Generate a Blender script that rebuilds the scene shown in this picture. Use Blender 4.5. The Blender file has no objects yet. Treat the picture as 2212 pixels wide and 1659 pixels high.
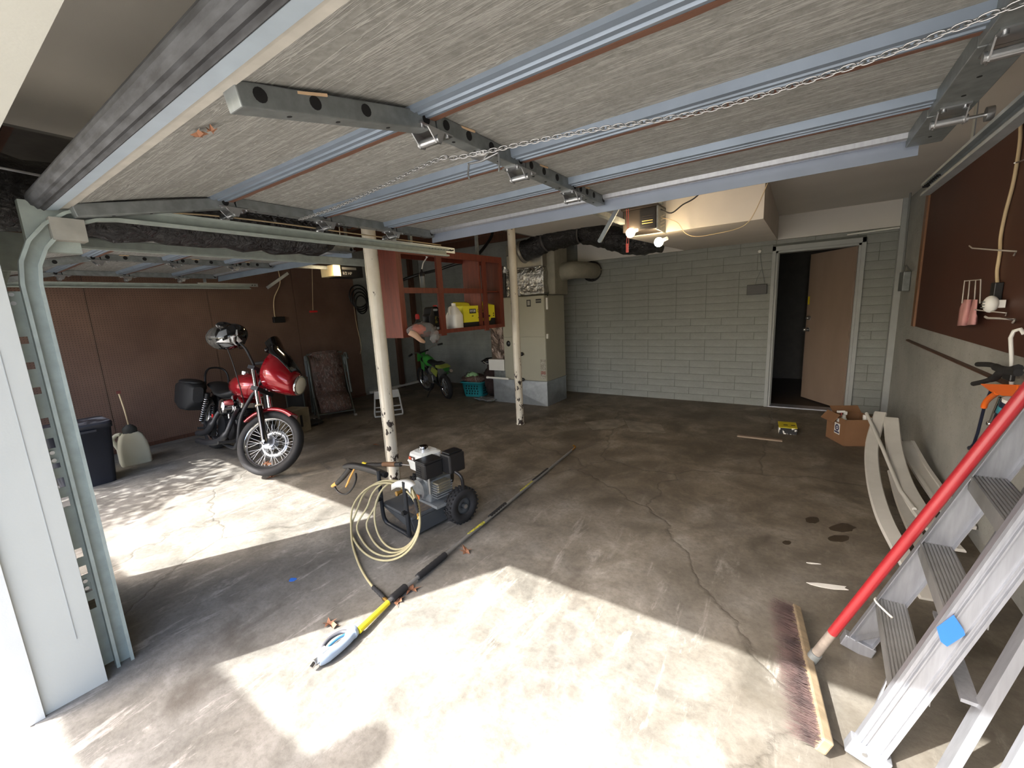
import bpy, math, random
from mathutils import Vector as V, Matrix, Euler
random.seed(7)
SC = bpy.context.scene
COL = SC.collection
# ---------------------------------------------------------------- camera
FPX, CX, CY, CAMH = 902.768, 1106.0, 829.5, 1.5
def cam_axes(yaw=0.604089, pitch=-0.178619, roll=-0.0513354):
    cy, sy = math.cos(yaw), math.sin(yaw)
    f = V((-sy*math.cos(pitch), cy*math.cos(pitch), math.sin(pitch)))
    r = V((cy, sy, 0)); u = r.cross(f)
    return (math.cos(roll)*r+math.sin(roll)*u, -math.sin(roll)*r+math.cos(roll)*u, f)
CR, CU, CF = cam_axes()
cam = bpy.data.objects.new('camera', bpy.data.cameras.new('camera'))
COL.objects.link(cam)
cam.data.sensor_width = 36.0
cam.data.lens = 36.0*FPX/2212.0
cam.data.clip_start = 0.02
cam.matrix_world = Matrix(((CR.x, CU.x, -CF.x, 0), (CR.y, CU.y, -CF.y, 0), (CR.z, CU.z, -CF.z, CAMH), (0, 0, 0, 1)))
SC.camera = cam
# ---------------------------------------------------------------- world, sun, exposure
W = bpy.data.worlds.new('world'); SC.world = W; W.use_nodes = True
wn = W.node_tree.nodes; bg = wn['Background']
sky = wn.new('ShaderNodeTexSky'); sky.sky_type = 'NISHITA'; sky.sun_disc = False
sky.sun_elevation = math.radians(45); sky.sun_rotation = math.radians(210); sky.air_density = 0.8; sky.dust_density = 4.0; sky.ozone_density = 0.4
W.node_tree.links.new(sky.outputs[0], bg.inputs[0]); bg.inputs[1].default_value = 1.0
SUN_DIR = V((0.585, 1.0, -1.165)).normalized()
sl = bpy.data.lights.new('sun', 'SUN'); sl.energy = 15.0; sl.angle = math.radians(0.6); sl.color = (1.0, 0.98, 0.95)
so = bpy.data.objects.new('sun', sl); COL.objects.link(so)
so.rotation_euler = SUN_DIR.to_track_quat('-Z', 'Y').to_euler(); so.location = (-6, -9, 10)
SC.view_settings.view_transform = 'Standard'; SC.view_settings.look = 'None'
SC.view_settings.gamma = 1.0; SC.view_settings.use_curve_mapping = False
SC.view_settings.exposure = 0.45
# ---------------------------------------------------------------- pixel helpers (a pixel gives a direction; the depth comes from what it touches)
def ray(x, y): return CR*(x-CX) - CU*(y-CY) + CF*FPX
def onz(x, y, z=0.0):
    d = ray(x, y); t = (z-CAMH)/d.z; return V((d.x*t, d.y*t, z))
def onx(x, y, X):
    d = ray(x, y); t = X/d.x; return V((X, d.y*t, CAMH+d.z*t))
def ony(x, y, Y):
    d = ray(x, y); t = Y/d.y; return V((d.x*t, Y, CAMH+d.z*t))
# ---------------------------------------------------------------- mesh builder
def perp(d):
    d = d.normalized()
    a = V((0, 0, 1)) if abs(d.z) < .9 else V((1, 0, 0))
    u = d.cross(a).normalized(); return u, d.cross(u).normalized()
def rotm(rot):
    if rot is None: return Matrix.Identity(3)
    if isinstance(rot, (int, float)): return Matrix.Rotation(rot, 3, 'Z')
    if isinstance(rot, Matrix): return rot
    return Euler(rot).to_matrix()
class MB:
    def __init__(s, off=(0, 0, 0)): s.v = []; s.f = []; s.sm = []; s.off = V(off)
    def add(s, vs, fs, smooth=False):
        n = len(s.v); s.v += [V(p)-s.off for p in vs]
        for f in fs: s.f.append([i+n for i in f]); s.sm.append(smooth)
        return s
    def box(s, c, size, rot=None):
        R = rotm(rot); c = V(c); x, y, z = size[0]/2, size[1]/2, size[2]/2
        vs = [c+R@V((i*x, j*y, k*z)) for i in (-1, 1) for j in (-1, 1) for k in (-1, 1)]
        return s.add(vs, [(0, 1, 3, 2), (4, 6, 7, 5), (0, 4, 5, 1), (2, 3, 7, 6), (0, 2, 6, 4), (1, 5, 7, 3)])
    def b2(s, x0, x1, y0, y1, z0, z1):
        return s.box(((x0+x1)/2, (y0+y1)/2, (z0+z1)/2), (abs(x1-x0), abs(y1-y0), abs(z1-z0)))
    def beam(s, p0, p1, w, h, up=(0, 0, 1)):
        p0, p1 = V(p0), V(p1); d = (p1-p0); L = d.length; d.normalize()
        side = d.cross(V(up)).normalized(); u = side.cross(d)
        return s.box((p0+p1)/2, (w, L, h), Matrix((side, d, u)).transposed())
    def cyl(s, p0, p1, r0, r1=None, n=12, caps=True, smooth=True):
        p0, p1 = V(p0), V(p1); r1 = r0 if r1 is None else r1
        u, w = perp(p1-p0); vs = []
        for i in range(n):
            a = 2*math.pi*i/n; k = u*math.cos(a)+w*math.sin(a); vs += [p0+k*r0, p1+k*r1]
        s.add(vs, [(2*i, 2*((i+1) % n), 2*((i+1) % n)+1, 2*i+1) for i in range(n)], smooth)
        if caps:
            s.add([vs[2*i] for i in range(n)], [list(range(n))]); s.add([vs[2*i+1] for i in range(n)], [list(range(n))[::-1]])
        return s
    def tube(s, pts, r, n=8, closed=False, caps=True, smooth=True):
        pts = [V(p) for p in pts]; N = len(pts); rs = r if isinstance(r, (list, tuple)) else [r]*N
        u = None; vs = []
        for i, p in enumerate(pts):
            a = pts[(i-1) % N] if (closed or i > 0) else p
            b = pts[(i+1) % N] if (closed or i < N-1) else p
            d = (b-a).normalized()
            if u is None: u = perp(d)[0]
            else:
                u = u-d*u.dot(d)
                u = u.normalized() if u.length > 1e-6 else perp(d)[0]
            w = d.cross(u)
            vs += [p+(u*math.cos(2*math.pi*k/n)+w*math.sin(2*math.pi*k/n))*rs[i] for k in range(n)]
        fs = []
        for i in range(N if closed else N-1):
            j = (i+1) % N
            fs += [(i*n+k, i*n+(k+1) % n, j*n+(k+1) % n, j*n+k) for k in range(n)]
        s.add(vs, fs, smooth)
        if caps and not closed: s.add(vs[:n], [list(range(n))[::-1]]); s.add(vs[-n:], [list(range(n))])
        return s
    def loft(s, rings, caps=True, smooth=True, closed=False):
        n = len(rings[0]); vs = [V(p) for R in rings for p in R]; N = len(rings); fs = []
        for i in range(N if closed else N-1):
            j = (i+1) % N
            fs += [(i*n+k, i*n+(k+1) % n, j*n+(k+1) % n, j*n+k) for k in range(n)]
        s.add(vs, fs, smooth)
        if caps and not closed: s.add(rings[0], [list(range(n))[::-1]]); s.add(rings[-1], [list(range(n))])
        return s
    def lathe(s, prof, o=(0, 0, 0), ax=(0, 0, 1), n=20, caps=True, smooth=True):
        o = V(o); ax = V(ax).normalized(); u, w = perp(ax)
        rings = [[o+ax*z+(u*math.cos(2*math.pi*k/n)+w*math.sin(2*math.pi*k/n))*max(r, 1e-4) for k in range(n)] for r, z in prof]
        return s.loft(rings, caps, smooth)
    def prism(s, poly, o, u, w, t, smooth=False):
        o, u, w = V(o), V(u).normalized(), V(w).normalized(); nn = u.cross(w).normalized(); n = len(poly)
        a = [o+u*x+w*y-nn*t/2 for x, y in poly]; b = [p+nn*t for p in a]
        return s.add(a+b, [list(range(n))[::-1], list(range(n, 2*n))]+[(i, (i+1) % n, n+(i+1) % n, n+i) for i in range(n)], smooth)
    def extr(s, prof, p0, p1, side, up):
        """2-D profile (side, up) extruded from p0 to p1"""
        p0, p1, side, up = V(p0), V(p1), V(side), V(up)
        return s.loft([[p0+side*a+up*b for a, b in prof], [p1+side*a+up*b for a, b in prof]], True, False)
    def sweep(s, prof, pts, side):
        pts = [V(p) for p in pts]; side = V(side).normalized(); rings = []
        for i, p in enumerate(pts):
            d = (pts[min(i+1, len(pts)-1)]-pts[max(i-1, 0)]).normalized(); up = side.cross(d).normalized()
            rings.append([p+side*a+up*b for a, b in prof])
        return s.loft(rings, True, False)
    def ell(s, c, r, rot=None, nu=16, nv=10, zmin=-1.0, zmax=1.0):
        R = rotm(rot); c = V(c); rings = []
        a0, a1 = math.asin(zmin), math.asin(zmax)
        for j in range(nv+1):
            a = a0+(a1-a0)*j/nv; cr = max(math.cos(a), 1e-3)
            rings.append([c+R@V((r[0]*cr*math.cos(2*math.pi*k/nu), r[1]*cr*math.sin(2*math.pi*k/nu), r[2]*math.sin(a))) for k in range(nu)])
        return s.loft(rings)
    def torus(s, c, ax, R, r, n=24, m=8, sq=1.0):
        c = V(c); ax = V(ax).normalized(); u, w = perp(ax); rings = []
        for i in range(n):
            a = 2*math.pi*i/n; k = u*math.cos(a)+w*math.sin(a)
            rings.append([c+k*(R+r*math.cos(2*math.pi*j/m))+ax*(r*sq*math.sin(2*math.pi*j/m)) for j in range(m)])
        return s.loft(rings, closed=True)
    def ring(s, c, ax, prof, n=32, smooth=True):
        """closed ring with (radius, axial) profile"""
        c = V(c); ax = V(ax).normalized(); u, w = perp(ax); rings = []
        for i in range(n):
            a = 2*math.pi*i/n; k = u*math.cos(a)+w*math.sin(a)
            rings.append([c+k*R+ax*z for R, z in prof])
        return s.loft(rings, closed=True, smooth=smooth)
    def mesh(s, name, mat):
        me = bpy.data.meshes.new(name); me.from_pydata([tuple(p) for p in s.v], [], s.f)
        me.polygons.foreach_set('use_smooth', s.sm); me.update()
        import bmesh
        bm = bmesh.new(); bm.from_mesh(me); bmesh.ops.recalc_face_normals(bm, faces=bm.faces); bm.to_mesh(me); bm.free()
        me.materials.append(mat); return me
    def build(s, name, mat, parent=None, bevel=0, label=None, subsurf=0):
        o = bpy.data.objects.new(name, s.mesh(name, mat)); COL.objects.link(o)
        if parent is not None: o.parent = parent
        if label: o['label'] = label
        if bevel:
            m = o.modifiers.new('bevel', 'BEVEL'); m.width = bevel; m.segments = 2; m.limit_method = 'ANGLE'
        if subsurf:
            m = o.modifiers.new('sub', 'SUBSURF'); m.levels = subsurf; m.render_levels = subsurf
        return o
def thing(name, label, cat, loc=(0, 0, 0), rot=(0, 0, 0), group=None):
    o = bpy.data.objects.new(name, None); COL.objects.link(o); o.empty_display_size = .1
    o.location = loc; o.rotation_euler = rot; return tag(o, label, cat, group)
def tag(o, label, cat, group=None):
    o['label'] = label; o['category'] = cat
    if group: o['group'] = group
    return o
def struct(o): o['kind'] = 'structure'; return o
def copyob(o, parent, loc=None, rot=None):
    c = o.copy(); COL.objects.link(c); c.parent = parent
    if loc is not None: c.location = loc
    if rot is not None: c.rotation_euler = rot
    return c
def text(s, size, o, u, w, mat, parent, depth=.0006, name='lettering', off=(0, 0, 0), sx=1.0):
    cu = bpy.data.curves.new('t', 'FONT'); cu.body = s; cu.size = size; cu.extrude = depth; cu.align_x = 'CENTER'; cu.align_y = 'CENTER'
    ob = bpy.data.objects.new('t', cu); COL.objects.link(ob); bpy.context.view_layer.update()
    me = bpy.data.meshes.new_from_object(ob.evaluated_get(bpy.context.evaluated_depsgraph_get()))
    bpy.data.objects.remove(ob); bpy.data.curves.remove(cu)
    u, w = V(u).normalized(), V(w).normalized(); n = u.cross(w)
    for v in me.vertices: v.co = V(o)-V(off)+u*v.co.x*sx+w*v.co.y+n*v.co.z
    me.materials.clear(); me.materials.append(mat)
    ob = bpy.data.objects.new(name, me); COL.objects.link(ob); ob.parent = parent; return ob
def bez(p0, p1, p2, p3, n=10):
    p0, p1, p2, p3 = V(p0), V(p1), V(p2), V(p3)
    return [p0*(1-t)**3+p1*3*t*(1-t)**2+p2*3*t*t*(1-t)+p3*t**3 for t in [i/n for i in range(n+1)]]
def spline(pts, k=6, closed=False):
    pts = [V(p) for p in pts]; N = len(pts); out = []
    for i in range(N if closed else N-1):
        g = (lambda j: pts[j % N]) if closed else (lambda j: pts[max(0, min(N-1, j))])
        a, b, c, d = g(i-1), g(i), g(i+1), g(i+2)
        for j in range(k):
            t = j/k
            out.append(.5*((2*b)+(c-a)*t+(2*a-5*b+4*c-d)*t*t+(3*b-a-3*c+d)*t**3))
    if not closed: out.append(pts[-1])
    return out
def rrect(a, b, r, k=3):
    out = []
    for cx, cy, a0 in ((a/2-r, b/2-r, 0), (-a/2+r, b/2-r, 90), (-a/2+r, -b/2+r, 180), (a/2-r, -b/2+r, 270)):
        for i in range(k+1):
            t = math.radians(a0+90*i/k); out.append((cx+r*math.cos(t), cy+r*math.sin(t)))
    return out
# ---------------------------------------------------------------- materials
def lin(c): return tuple((x/255/12.92 if x/255 <= .04045 else ((x/255+.055)/1.055)**2.4) for x in c)
MATS = {}
class NT:
    def __init__(s, name):
        s.m = bpy.data.materials.new(name); s.m.use_nodes = True; s.t = s.m.node_tree; s.b = s.t.nodes['Principled BSDF']; s.tc = s.t.nodes.new('ShaderNodeTexCoord')
    def n(s, typ, **k):
        n = s.t.nodes.new('ShaderNode'+typ)
        for a, b in k.items():
            if a.startswith('i_'):
                key = a[2:]; key = int(key) if key.isdigit() else key.replace('_', ' ')
                n.inputs[key].default_value = b
            else: setattr(n, a, b)
        return n
    def l(s, a, b): s.t.links.new(a, b)
    def map(s, sc=(1, 1, 1), coord='Object', loc=(0, 0, 0), rot=(0, 0, 0)):
        m = s.n('Mapping'); m.inputs['Scale'].default_value = sc; m.inputs['Location'].default_value = loc; m.inputs['Rotation'].default_value = rot
        s.l(s.tc.outputs[coord], m.inputs[0]); return m.outputs[0]
    def noise(s, vec, scale=5, detail=4, rough=.55, dist=0):
        n = s.n('TexNoise'); n.inputs['Scale'].default_value = scale; n.inputs['Detail'].default_value = detail; n.inputs['Roughness'].default_value = rough; n.inputs['Distortion'].default_value = dist
        s.l(vec, n.inputs['Vector']); return n.outputs['Fac']
    def ramp(s, fac, stops):
        r = s.n('ValToRGB'); e = r.color_ramp.elements
        while len(e) < len(stops): e.new(.5)
        for i, (p, c) in enumerate(stops):
            e[i].position = p; e[i].color = (*c, 1) if len(c) == 3 else c
        s.l(fac, r.inputs[0]); return r.outputs[0]
    def mix(s, fac, a, b, mode='MIX'):
        m = s.n('Mix', data_type='RGBA', blend_type=mode)
        for key, v in ((0, fac), (6, a), (7, b)):
            if hasattr(v, 'links'): s.l(v, m.inputs[key])
            else: m.inputs[key].default_value = v if not isinstance(v, tuple) or len(v) == 4 else (*v, 1)
        return m.outputs[2]
    def math(s, op, a, b=0.0):
        m = s.n('Math', operation=op)
        for i, v in enumerate((a, b)):
            if hasattr(v, 'links'): s.l(v, m.inputs[i])
            else: m.inputs[i].default_value = v
        return m.outputs[0]
    def bump(s, h, strength=.3, dist=.01):
        b = s.n('Bump'); b.inputs['Strength'].default_value = strength; b.inputs['Distance'].default_value = dist
        s.l(h, b.inputs['Height']); s.l(b.outputs[0], s.b.inputs['Normal'])
    def col(s, c): s.l(c, s.b.inputs['Base Color']) if hasattr(c, 'links') else setattr(s.b.inputs['Base Color'], 'default_value', (*c, 1))
    def rough(s, r): s.l(r, s.b.inputs['Roughness']) if hasattr(r, 'links') else setattr(s.b.inputs['Roughness'], 'default_value', r)
def M(name, c=(128, 128, 128), rough=.55, metal=0.0, var=.12, scale=9, bump=0.0, bscale=120, c2=None, spec=None, trans=0, ior=1.45, coat=0, stretch=(1, 1, 1), lo=.35, hi=.7):
    if name in MATS: return MATS[name]
    t = NT(name); a = lin(c); b = lin(c2) if c2 else tuple(x*(1-var) for x in a)
    vec = t.map(stretch)
    t.col(t.ramp(t.noise(vec, scale, 5), [(lo, b), (hi, a)])); t.rough(rough); t.b.inputs['Metallic'].default_value = metal
    if bump: t.bump(t.noise(vec, bscale, 3), bump, .004)
    if trans: t.b.inputs['Transmission Weight'].default_value = trans; t.b.inputs['IOR'].default_value = ior
    if coat: t.b.inputs['Coat Weight'].default_value = coat; t.b.inputs['Coat Roughness'].default_value = .05
    if spec is not None: t.b.inputs['Specular IOR Level'].default_value = spec
    MATS[name] = t.m; return t.m
def emat(name, c, e, strength):
    t = NT(name); t.col(lin(c)); t.b.inputs['Emission Color'].default_value = (*lin(e), 1); t.b.inputs['Emission Strength'].default_value = strength
    return t.m
# ---------------------------------------------------------------- setting materials
def mat_floor():
    t = NT('concrete_floor'); v = t.map()
    big = t.noise(v, .9, 8, .62, .6); mid = t.noise(v, 3.2, 8, .7, .4); fine = t.noise(v, 38, 6, .7)
    c = t.ramp(mid, [(.30, lin((74, 66, 54))), (.5, lin((120, 110, 94))), (.72, lin((154, 147, 134)))])
    st = t.ramp(big, [(.42, (0, 0, 0)), (.60, (1, 1, 1))])
    c = t.mix(t.math('MULTIPLY', st, .55), c, lin((88, 78, 64)))
    sep = t.n('SeparateXYZ'); t.l(t.tc.outputs['Object'], sep.inputs[0])
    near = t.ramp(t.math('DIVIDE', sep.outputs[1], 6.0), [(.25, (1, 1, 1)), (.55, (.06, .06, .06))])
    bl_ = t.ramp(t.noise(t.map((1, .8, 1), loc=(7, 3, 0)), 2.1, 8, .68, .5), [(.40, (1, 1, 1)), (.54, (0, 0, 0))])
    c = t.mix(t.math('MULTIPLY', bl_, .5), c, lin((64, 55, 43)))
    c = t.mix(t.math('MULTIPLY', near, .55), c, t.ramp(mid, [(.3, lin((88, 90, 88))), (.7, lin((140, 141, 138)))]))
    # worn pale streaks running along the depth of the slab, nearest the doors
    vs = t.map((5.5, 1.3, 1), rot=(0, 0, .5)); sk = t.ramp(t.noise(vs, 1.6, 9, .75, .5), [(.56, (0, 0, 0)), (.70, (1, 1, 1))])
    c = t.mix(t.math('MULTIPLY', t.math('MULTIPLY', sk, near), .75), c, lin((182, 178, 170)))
    # oil and tyre stains
    vo = t.map((1, .75, 1), loc=(3.1, 1.7, 0)); ol = t.ramp(t.noise(vo, 1.5, 5, .6, .3), [(.60, (0, 0, 0)), (.68, (1, 1, 1))])
    c = t.mix(t.math('MULTIPLY', ol, .6), c, lin((64, 57, 49)))
    # dirty wheel track along the right wall, also darkened to dim the sun patch
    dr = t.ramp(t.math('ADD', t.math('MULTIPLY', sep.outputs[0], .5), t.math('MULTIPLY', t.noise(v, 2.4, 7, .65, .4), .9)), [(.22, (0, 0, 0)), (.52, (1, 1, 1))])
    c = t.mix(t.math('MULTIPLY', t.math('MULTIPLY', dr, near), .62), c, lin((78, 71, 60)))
    # cracks
    vc = t.n('TexVoronoi', feature='DISTANCE_TO_EDGE'); vc.inputs['Scale'].default_value = .42
    wob = t.n('VectorMath', operation='ADD'); nz = t.n('TexNoise'); nz.inputs['Scale'].default_value = 2.6; nz.inputs['Detail'].default_value = 6
    t.l(v, nz.inputs['Vector']); sc = t.n('VectorMath', operation='SCALE'); sc.inputs['Scale'].default_value = .35
    t.l(nz.outputs['Color'], sc.inputs[0]); t.l(v, wob.inputs[0]); t.l(sc.outputs[0], wob.inputs[1]); t.l(wob.outputs[0], vc.inputs['Vector'])
    ck = t.ramp(vc.outputs['Distance'], [(.0, (1, 1, 1)), (.0055, (0, 0, 0))])
    c = t.mix(t.math('MULTIPLY', ck, .4), c, lin((48, 43, 36)))
    c = t.mix(t.math('MULTIPLY', t.ramp(fine, [(.35, (1, 1, 1)), (.55, (0, 0, 0))]), .3), c, lin((62, 57, 50)))
    t.col(c); t.rough(t.ramp(mid, [(.3, (.55,)*3), (.7, (.85,)*3)]))
    t.bump(t.math('SUBTRACT', fine, t.math('MULTIPLY', ck, 2.0)), .25, .006); return t.m
def mat_peg():
    t = NT('brown_pegboard'); v = t.map()
    s = t.n('SeparateXYZ'); t.l(v, s.inputs[0])
    def cell(o):
        f = t.math('FRACT', t.math('MULTIPLY', o, 1/.0254)); return t.math('POWER', t.math('SUBTRACT', f, .5), 2.0)
    d = t.math('SQRT', t.math('ADD', cell(s.outputs[1]), cell(s.outputs[2])))
    hole = t.ramp(d, [(.13, (1, 1, 1)), (.17, (0, 0, 0))])
    c = t.ramp(t.noise(v, 1.6, 6, .6), [(.3, lin((92, 68, 56))), (.7, lin((116, 90, 75)))])
    c = t.mix(t.math('MULTIPLY', hole, .8), c, lin((30, 18, 13)))
    t.col(c); t.rough(.6); t.bump(t.math('MULTIPLY', hole, -1.0), .4, .003); return t.m
def mat_block(name='grey_painted_block', a=(124, 127, 123), b=(150, 152, 147), sc=1.0):
    t = NT(name); v = t.map((1, 1, 1), 'Generated') if False else t.map()
    n1 = t.noise(v, 2.2*sc, 7, .62); n2 = t.noise(v, 55, 5, .7)
    c = t.ramp(n1, [(.3, lin(a)), (.65, lin(b))])
    pit = t.ramp(n2, [(.28, (1, 1, 1)), (.36, (0, 0, 0))])
    c = t.mix(t.math('MULTIPLY', pit, .5), c, lin((90, 92, 88)))
    n3 = t.noise(t.map((1, 1, 2.2)), 16, 6, .7)
    t.col(t.mix(t.math('MULTIPLY', t.ramp(n3, [(.30, (1, 1, 1)), (.42, (0, 0, 0))]), .35), c, lin((96, 97, 90)))); t.rough(.8); t.bump(t.math('ADD', n2, t.math('MULTIPLY', n3, 1.2)), .6, .009); return t.m
def mat_grain():
    t = NT('embossed_hardboard'); v = t.map((1.1, 17, 17))
    w = t.noise(v, 3.0, 4, .55, 1.1); ln = t.ramp(w, [(.47, (0, 0, 0)), (.52, (1, 1, 1)), (.58, (0, 0, 0))])
    n = t.noise(t.map(), 45, 5, .7)
    c = t.ramp(n, [(.3, lin((112, 112, 108))), (.7, lin((142, 142, 138)))])
    c = t.mix(t.math('MULTIPLY', ln, .5), c, lin((184, 184, 180)))
    t.col(c); t.rough(.75); t.bump(ln, .5, .004); return t.m
def mat_chipped():
    t = NT('chipped_white_paint'); v = t.map((1, 1, .6)); z = t.n('SeparateXYZ'); t.l(t.tc.outputs['Object'], z.inputs[0])
    n = t.noise(v, 17, 6, .62); low = t.ramp(t.math('DIVIDE', z.outputs[2], 2.4), [(.0, (.13,)*3), (.34, (.07,)*3), (.5, (.0,)*3)])
    chip = t.ramp(t.math('ADD', n, low), [(.655, (0, 0, 0)), (.675, (1, 1, 1))])
    c = t.ramp(t.noise(v, 5, 5), [(.3, lin((186, 178, 160))), (.7, lin((216, 211, 198)))])
    st = t.ramp(t.noise(t.map((14, 14, .35)), 1.5, 5), [(.56, (0, 0, 0)), (.66, (1, 1, 1))])
    c = t.mix(t.math('MULTIPLY', st, .4), c, lin((165, 148, 118)))
    c = t.mix(chip, c, lin((44, 33, 26))); t.col(c); t.rough(.5); t.bump(t.math('MULTIPLY', chip, -1.0), .4, .003); return t.m
def mat_wood(name, a, b, stretch=(22, 22, 1.2), rough=.5, coat=0):
    t = NT(name); v = t.map(stretch); n = t.noise(v, 2.4, 7, .6, .8); f = t.noise(t.map(), 60, 3)
    t.col(t.mix(.15, t.ramp(n, [(.3, lin(a)), (.7, lin(b))]), t.ramp(f, [(.3, lin(a)), (.7, lin(b))]))); t.rough(rough); t.bump(n, .15, .003)
    if coat: t.b.inputs['Coat Weight'].default_value = coat
    return t.m
def mat_foil(name, c, rough=.22, sc=14):
    t = NT(name); v = t.map(); n = t.noise(v, sc, 5, .6, 1.2)
    t.col(t.ramp(n, [(.3, tuple(x*.7 for x in lin(c))), (.7, lin(c))])); t.rough(rough); t.b.inputs['Metallic'].default_value = 1.0; t.bump(n, 1.0, .03); return t.m
def mat_camo():
    t = NT('camouflage_fabric'); v = t.map((1, 1, .5)); a = t.noise(v, 13, 6, .7, 1.5); b = t.noise(t.map((1, 1, .2)), 34, 5, .7, .8)
    c = t.ramp(a, [(.36, lin((58, 42, 38))), (.47, lin((104, 78, 68))), (.56, lin((66, 58, 52))), (.66, lin((134, 112, 102)))])
    c = t.mix(t.math('MULTIPLY', t.ramp(b, [(.55, (0, 0, 0)), (.62, (1, 1, 1))]), .6), c, lin((150, 136, 128))); t.col(c); t.rough(.9); return t.m
def mat_gasket(): pass
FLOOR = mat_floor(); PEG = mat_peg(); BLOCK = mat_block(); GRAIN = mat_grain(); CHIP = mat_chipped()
JOINT = M('grey_painted_joint', (104, 106, 100), .85, var=.2, bump=.3)
RWALL = mat_block('grey_painted_wall', (144, 145, 139), (172, 172, 166), .8)
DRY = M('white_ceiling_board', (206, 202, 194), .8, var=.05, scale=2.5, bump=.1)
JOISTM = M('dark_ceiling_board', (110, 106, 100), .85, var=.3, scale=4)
TRIMW = M('cream_trim_paint', (206, 206, 200), .55, var=.06, scale=6, bump=.08, bscale=200)
FRAMEG = M('grey_frame_paint', (160, 163, 160), .6, var=.1)
REDWOOD = mat_wood('red_stained_wood', (76, 31, 20), (116, 52, 34))
BRSTUD = mat_wood('brown_stud', (60, 38, 28), (92, 60, 44))
GALV = M('galvanised_steel', (168, 175, 180), .42, .75, var=.2, scale=14, bump=.06)
GALVB = M('blue_grey_galvanised_rail', (134, 147, 162), .45, .45, var=.16, scale=6)
GALVD = M('dull_galvanised_steel', (138, 143, 143), .5, .6, var=.3, scale=22)
PGREEN = M('grey_green_primed_steel', (158, 168, 162), .55, .2, var=.2, scale=16, bump=.08)
BRSTRIP = M('brown_hardboard_edge', (110, 76, 60), .7, var=.25, scale=20, stretch=(2, 20, 20))
BLK = M('black_plastic', (24, 24, 26), .45, var=.3); BLKM = M('black_metal', (30, 32, 36), .35, .3, var=.3)
DARK = M('dark_hole', (9, 9, 10), .9, var=.2); RUB = M('black_rubber', (33, 33, 35), .75, var=.35, bump=.1)
CHR = M('chrome', (225, 226, 228), .1, 1.0, var=.08); STEEL = M('bright_steel', (190, 192, 194), .28, .95, var=.15, scale=20)
WHT = M('white_plastic', (224, 223, 216), .45, var=.05); ALU = M('brushed_aluminium', (168, 171, 177), .42, .7, var=.16, scale=5, stretch=(14, 14, .8), bump=.08)
BRASS = M('brass', (190, 150, 80), .35, .9, var=.2); YEL = M('yellow_plastic', (226, 205, 40), .5, var=.08)
BLKFOIL = mat_foil('black_plastic_wrap', (22, 22, 26), .16, 22); MATS['x'] = BLKFOIL
for n in BLKFOIL.node_tree.nodes:
    if n.type == 'BSDF_PRINCIPLED': n.inputs['Metallic'].default_value = 0.0; n.inputs['Specular IOR Level'].default_value = .6; n.inputs['Roughness'].default_value = .26
FOIL = mat_foil('aluminium_foil', (214, 214, 210), .2, 11); FOILB = mat_foil('brown_reflecting_foil', (150, 134, 124), .28, 7)
CAMO = mat_camo()
CARD = M('brown_cardboard', (132, 96, 66), .85, var=.14, scale=5); LEAFM = M('dry_brown_leaf', (150, 104, 76), .8, var=.4, scale=30)
CORDW = M('pale_cord', (206, 184, 146), .6, var=.1)
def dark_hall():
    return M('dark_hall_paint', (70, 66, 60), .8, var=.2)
# ---------------------------------------------------------------- setting
BACK, LEFT, RIGHT = 6.56, -6.80, 0.93
PIER0, PIER1 = -3.48, -2.39          # wall between the two door openings
HZ = 2.05                            # underside of the header
CEIL, CEILL = 2.47, 2.80
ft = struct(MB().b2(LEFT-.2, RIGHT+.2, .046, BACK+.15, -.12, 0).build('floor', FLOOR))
DRV = M('pale_driveway_concrete', (150, 146, 138), .85, var=.3, scale=4, bump=.3, bscale=40)
struct(MB().b2(-16, 12, -16, .046, -.13, -.004).build('driveway', DRV))
GRASS = M('lawn_green', (86, 104, 58), .95, var=.4, scale=6)
struct(MB().b2(-60, 60, -70, -16, -.15, -.01).build('lawn', GRASS))
# back wall with real blocks
wb = struct(MB().b2(LEFT-.2, -.292, BACK+.004, BACK+.2, 0, 3.0).b2(.558, RIGHT+.2, BACK+.004, BACK+.2, 0, 3.0).b2(-.292, .558, BACK+.004, BACK+.2, 2.045, 3.0).build('wall_back', JOINT))
bl = {}
def block(w, h):
    key = (round(w, 3), round(h, 3))
    if key not in bl:
        b = MB(); x, z = w/2, h/2; e = .002
        b.add([(-x, .03, -z), (x, .03, -z), (x, .03, z), (-x, .03, z), (-x+e, 0, -z+e), (x-e, 0, -z+e), (x-e, 0, z-e), (-x+e, 0, z-e)],
              [(4, 5, 6, 7), (0, 1, 5, 4), (1, 2, 6, 5), (2, 3, 7, 6), (3, 0, 4, 7)])
        bl[key] = b.mesh('block', BLOCK)
    return bl[key]
CH = .10175; rnd = random.Random(5); row = 0; z = 0.0; far = MB()
while z < 2.95:
    x = LEFT-(.2 if rnd.random() < .35 else 0.0)      # mostly stacked joints, some courses shifted
    while x < RIGHT:
        a, c = max(x, LEFT), min(x+.4065, RIGHT); segs = [(a, c)]
        if z < 2.1:
            segs = []
            if a < -.33: segs.append((a, min(c, -.33)))
            if c > .596: segs.append((max(a, .596), c))
        for s0, s1 in segs:
            if s1-s0 < .03: continue
            yb = BACK-.0025+rnd.uniform(0, .004)
            if s1 < -4.5 or z > 2.2: far.b2(s0+.001, s1-.001, yb, yb+.02, z+.001, z+CH-.001)
            else:
                o = bpy.data.objects.new('block', block(s1-s0-.0016, CH-.0016)); COL.objects.link(o); o.parent = wb
                o.location = ((s0+s1)/2, yb, z+CH/2)
        x += .4065
    z += CH; row += 1
far = far.build('blocks', BLOCK, wb); far['kind'] = 'stuff'
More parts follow.
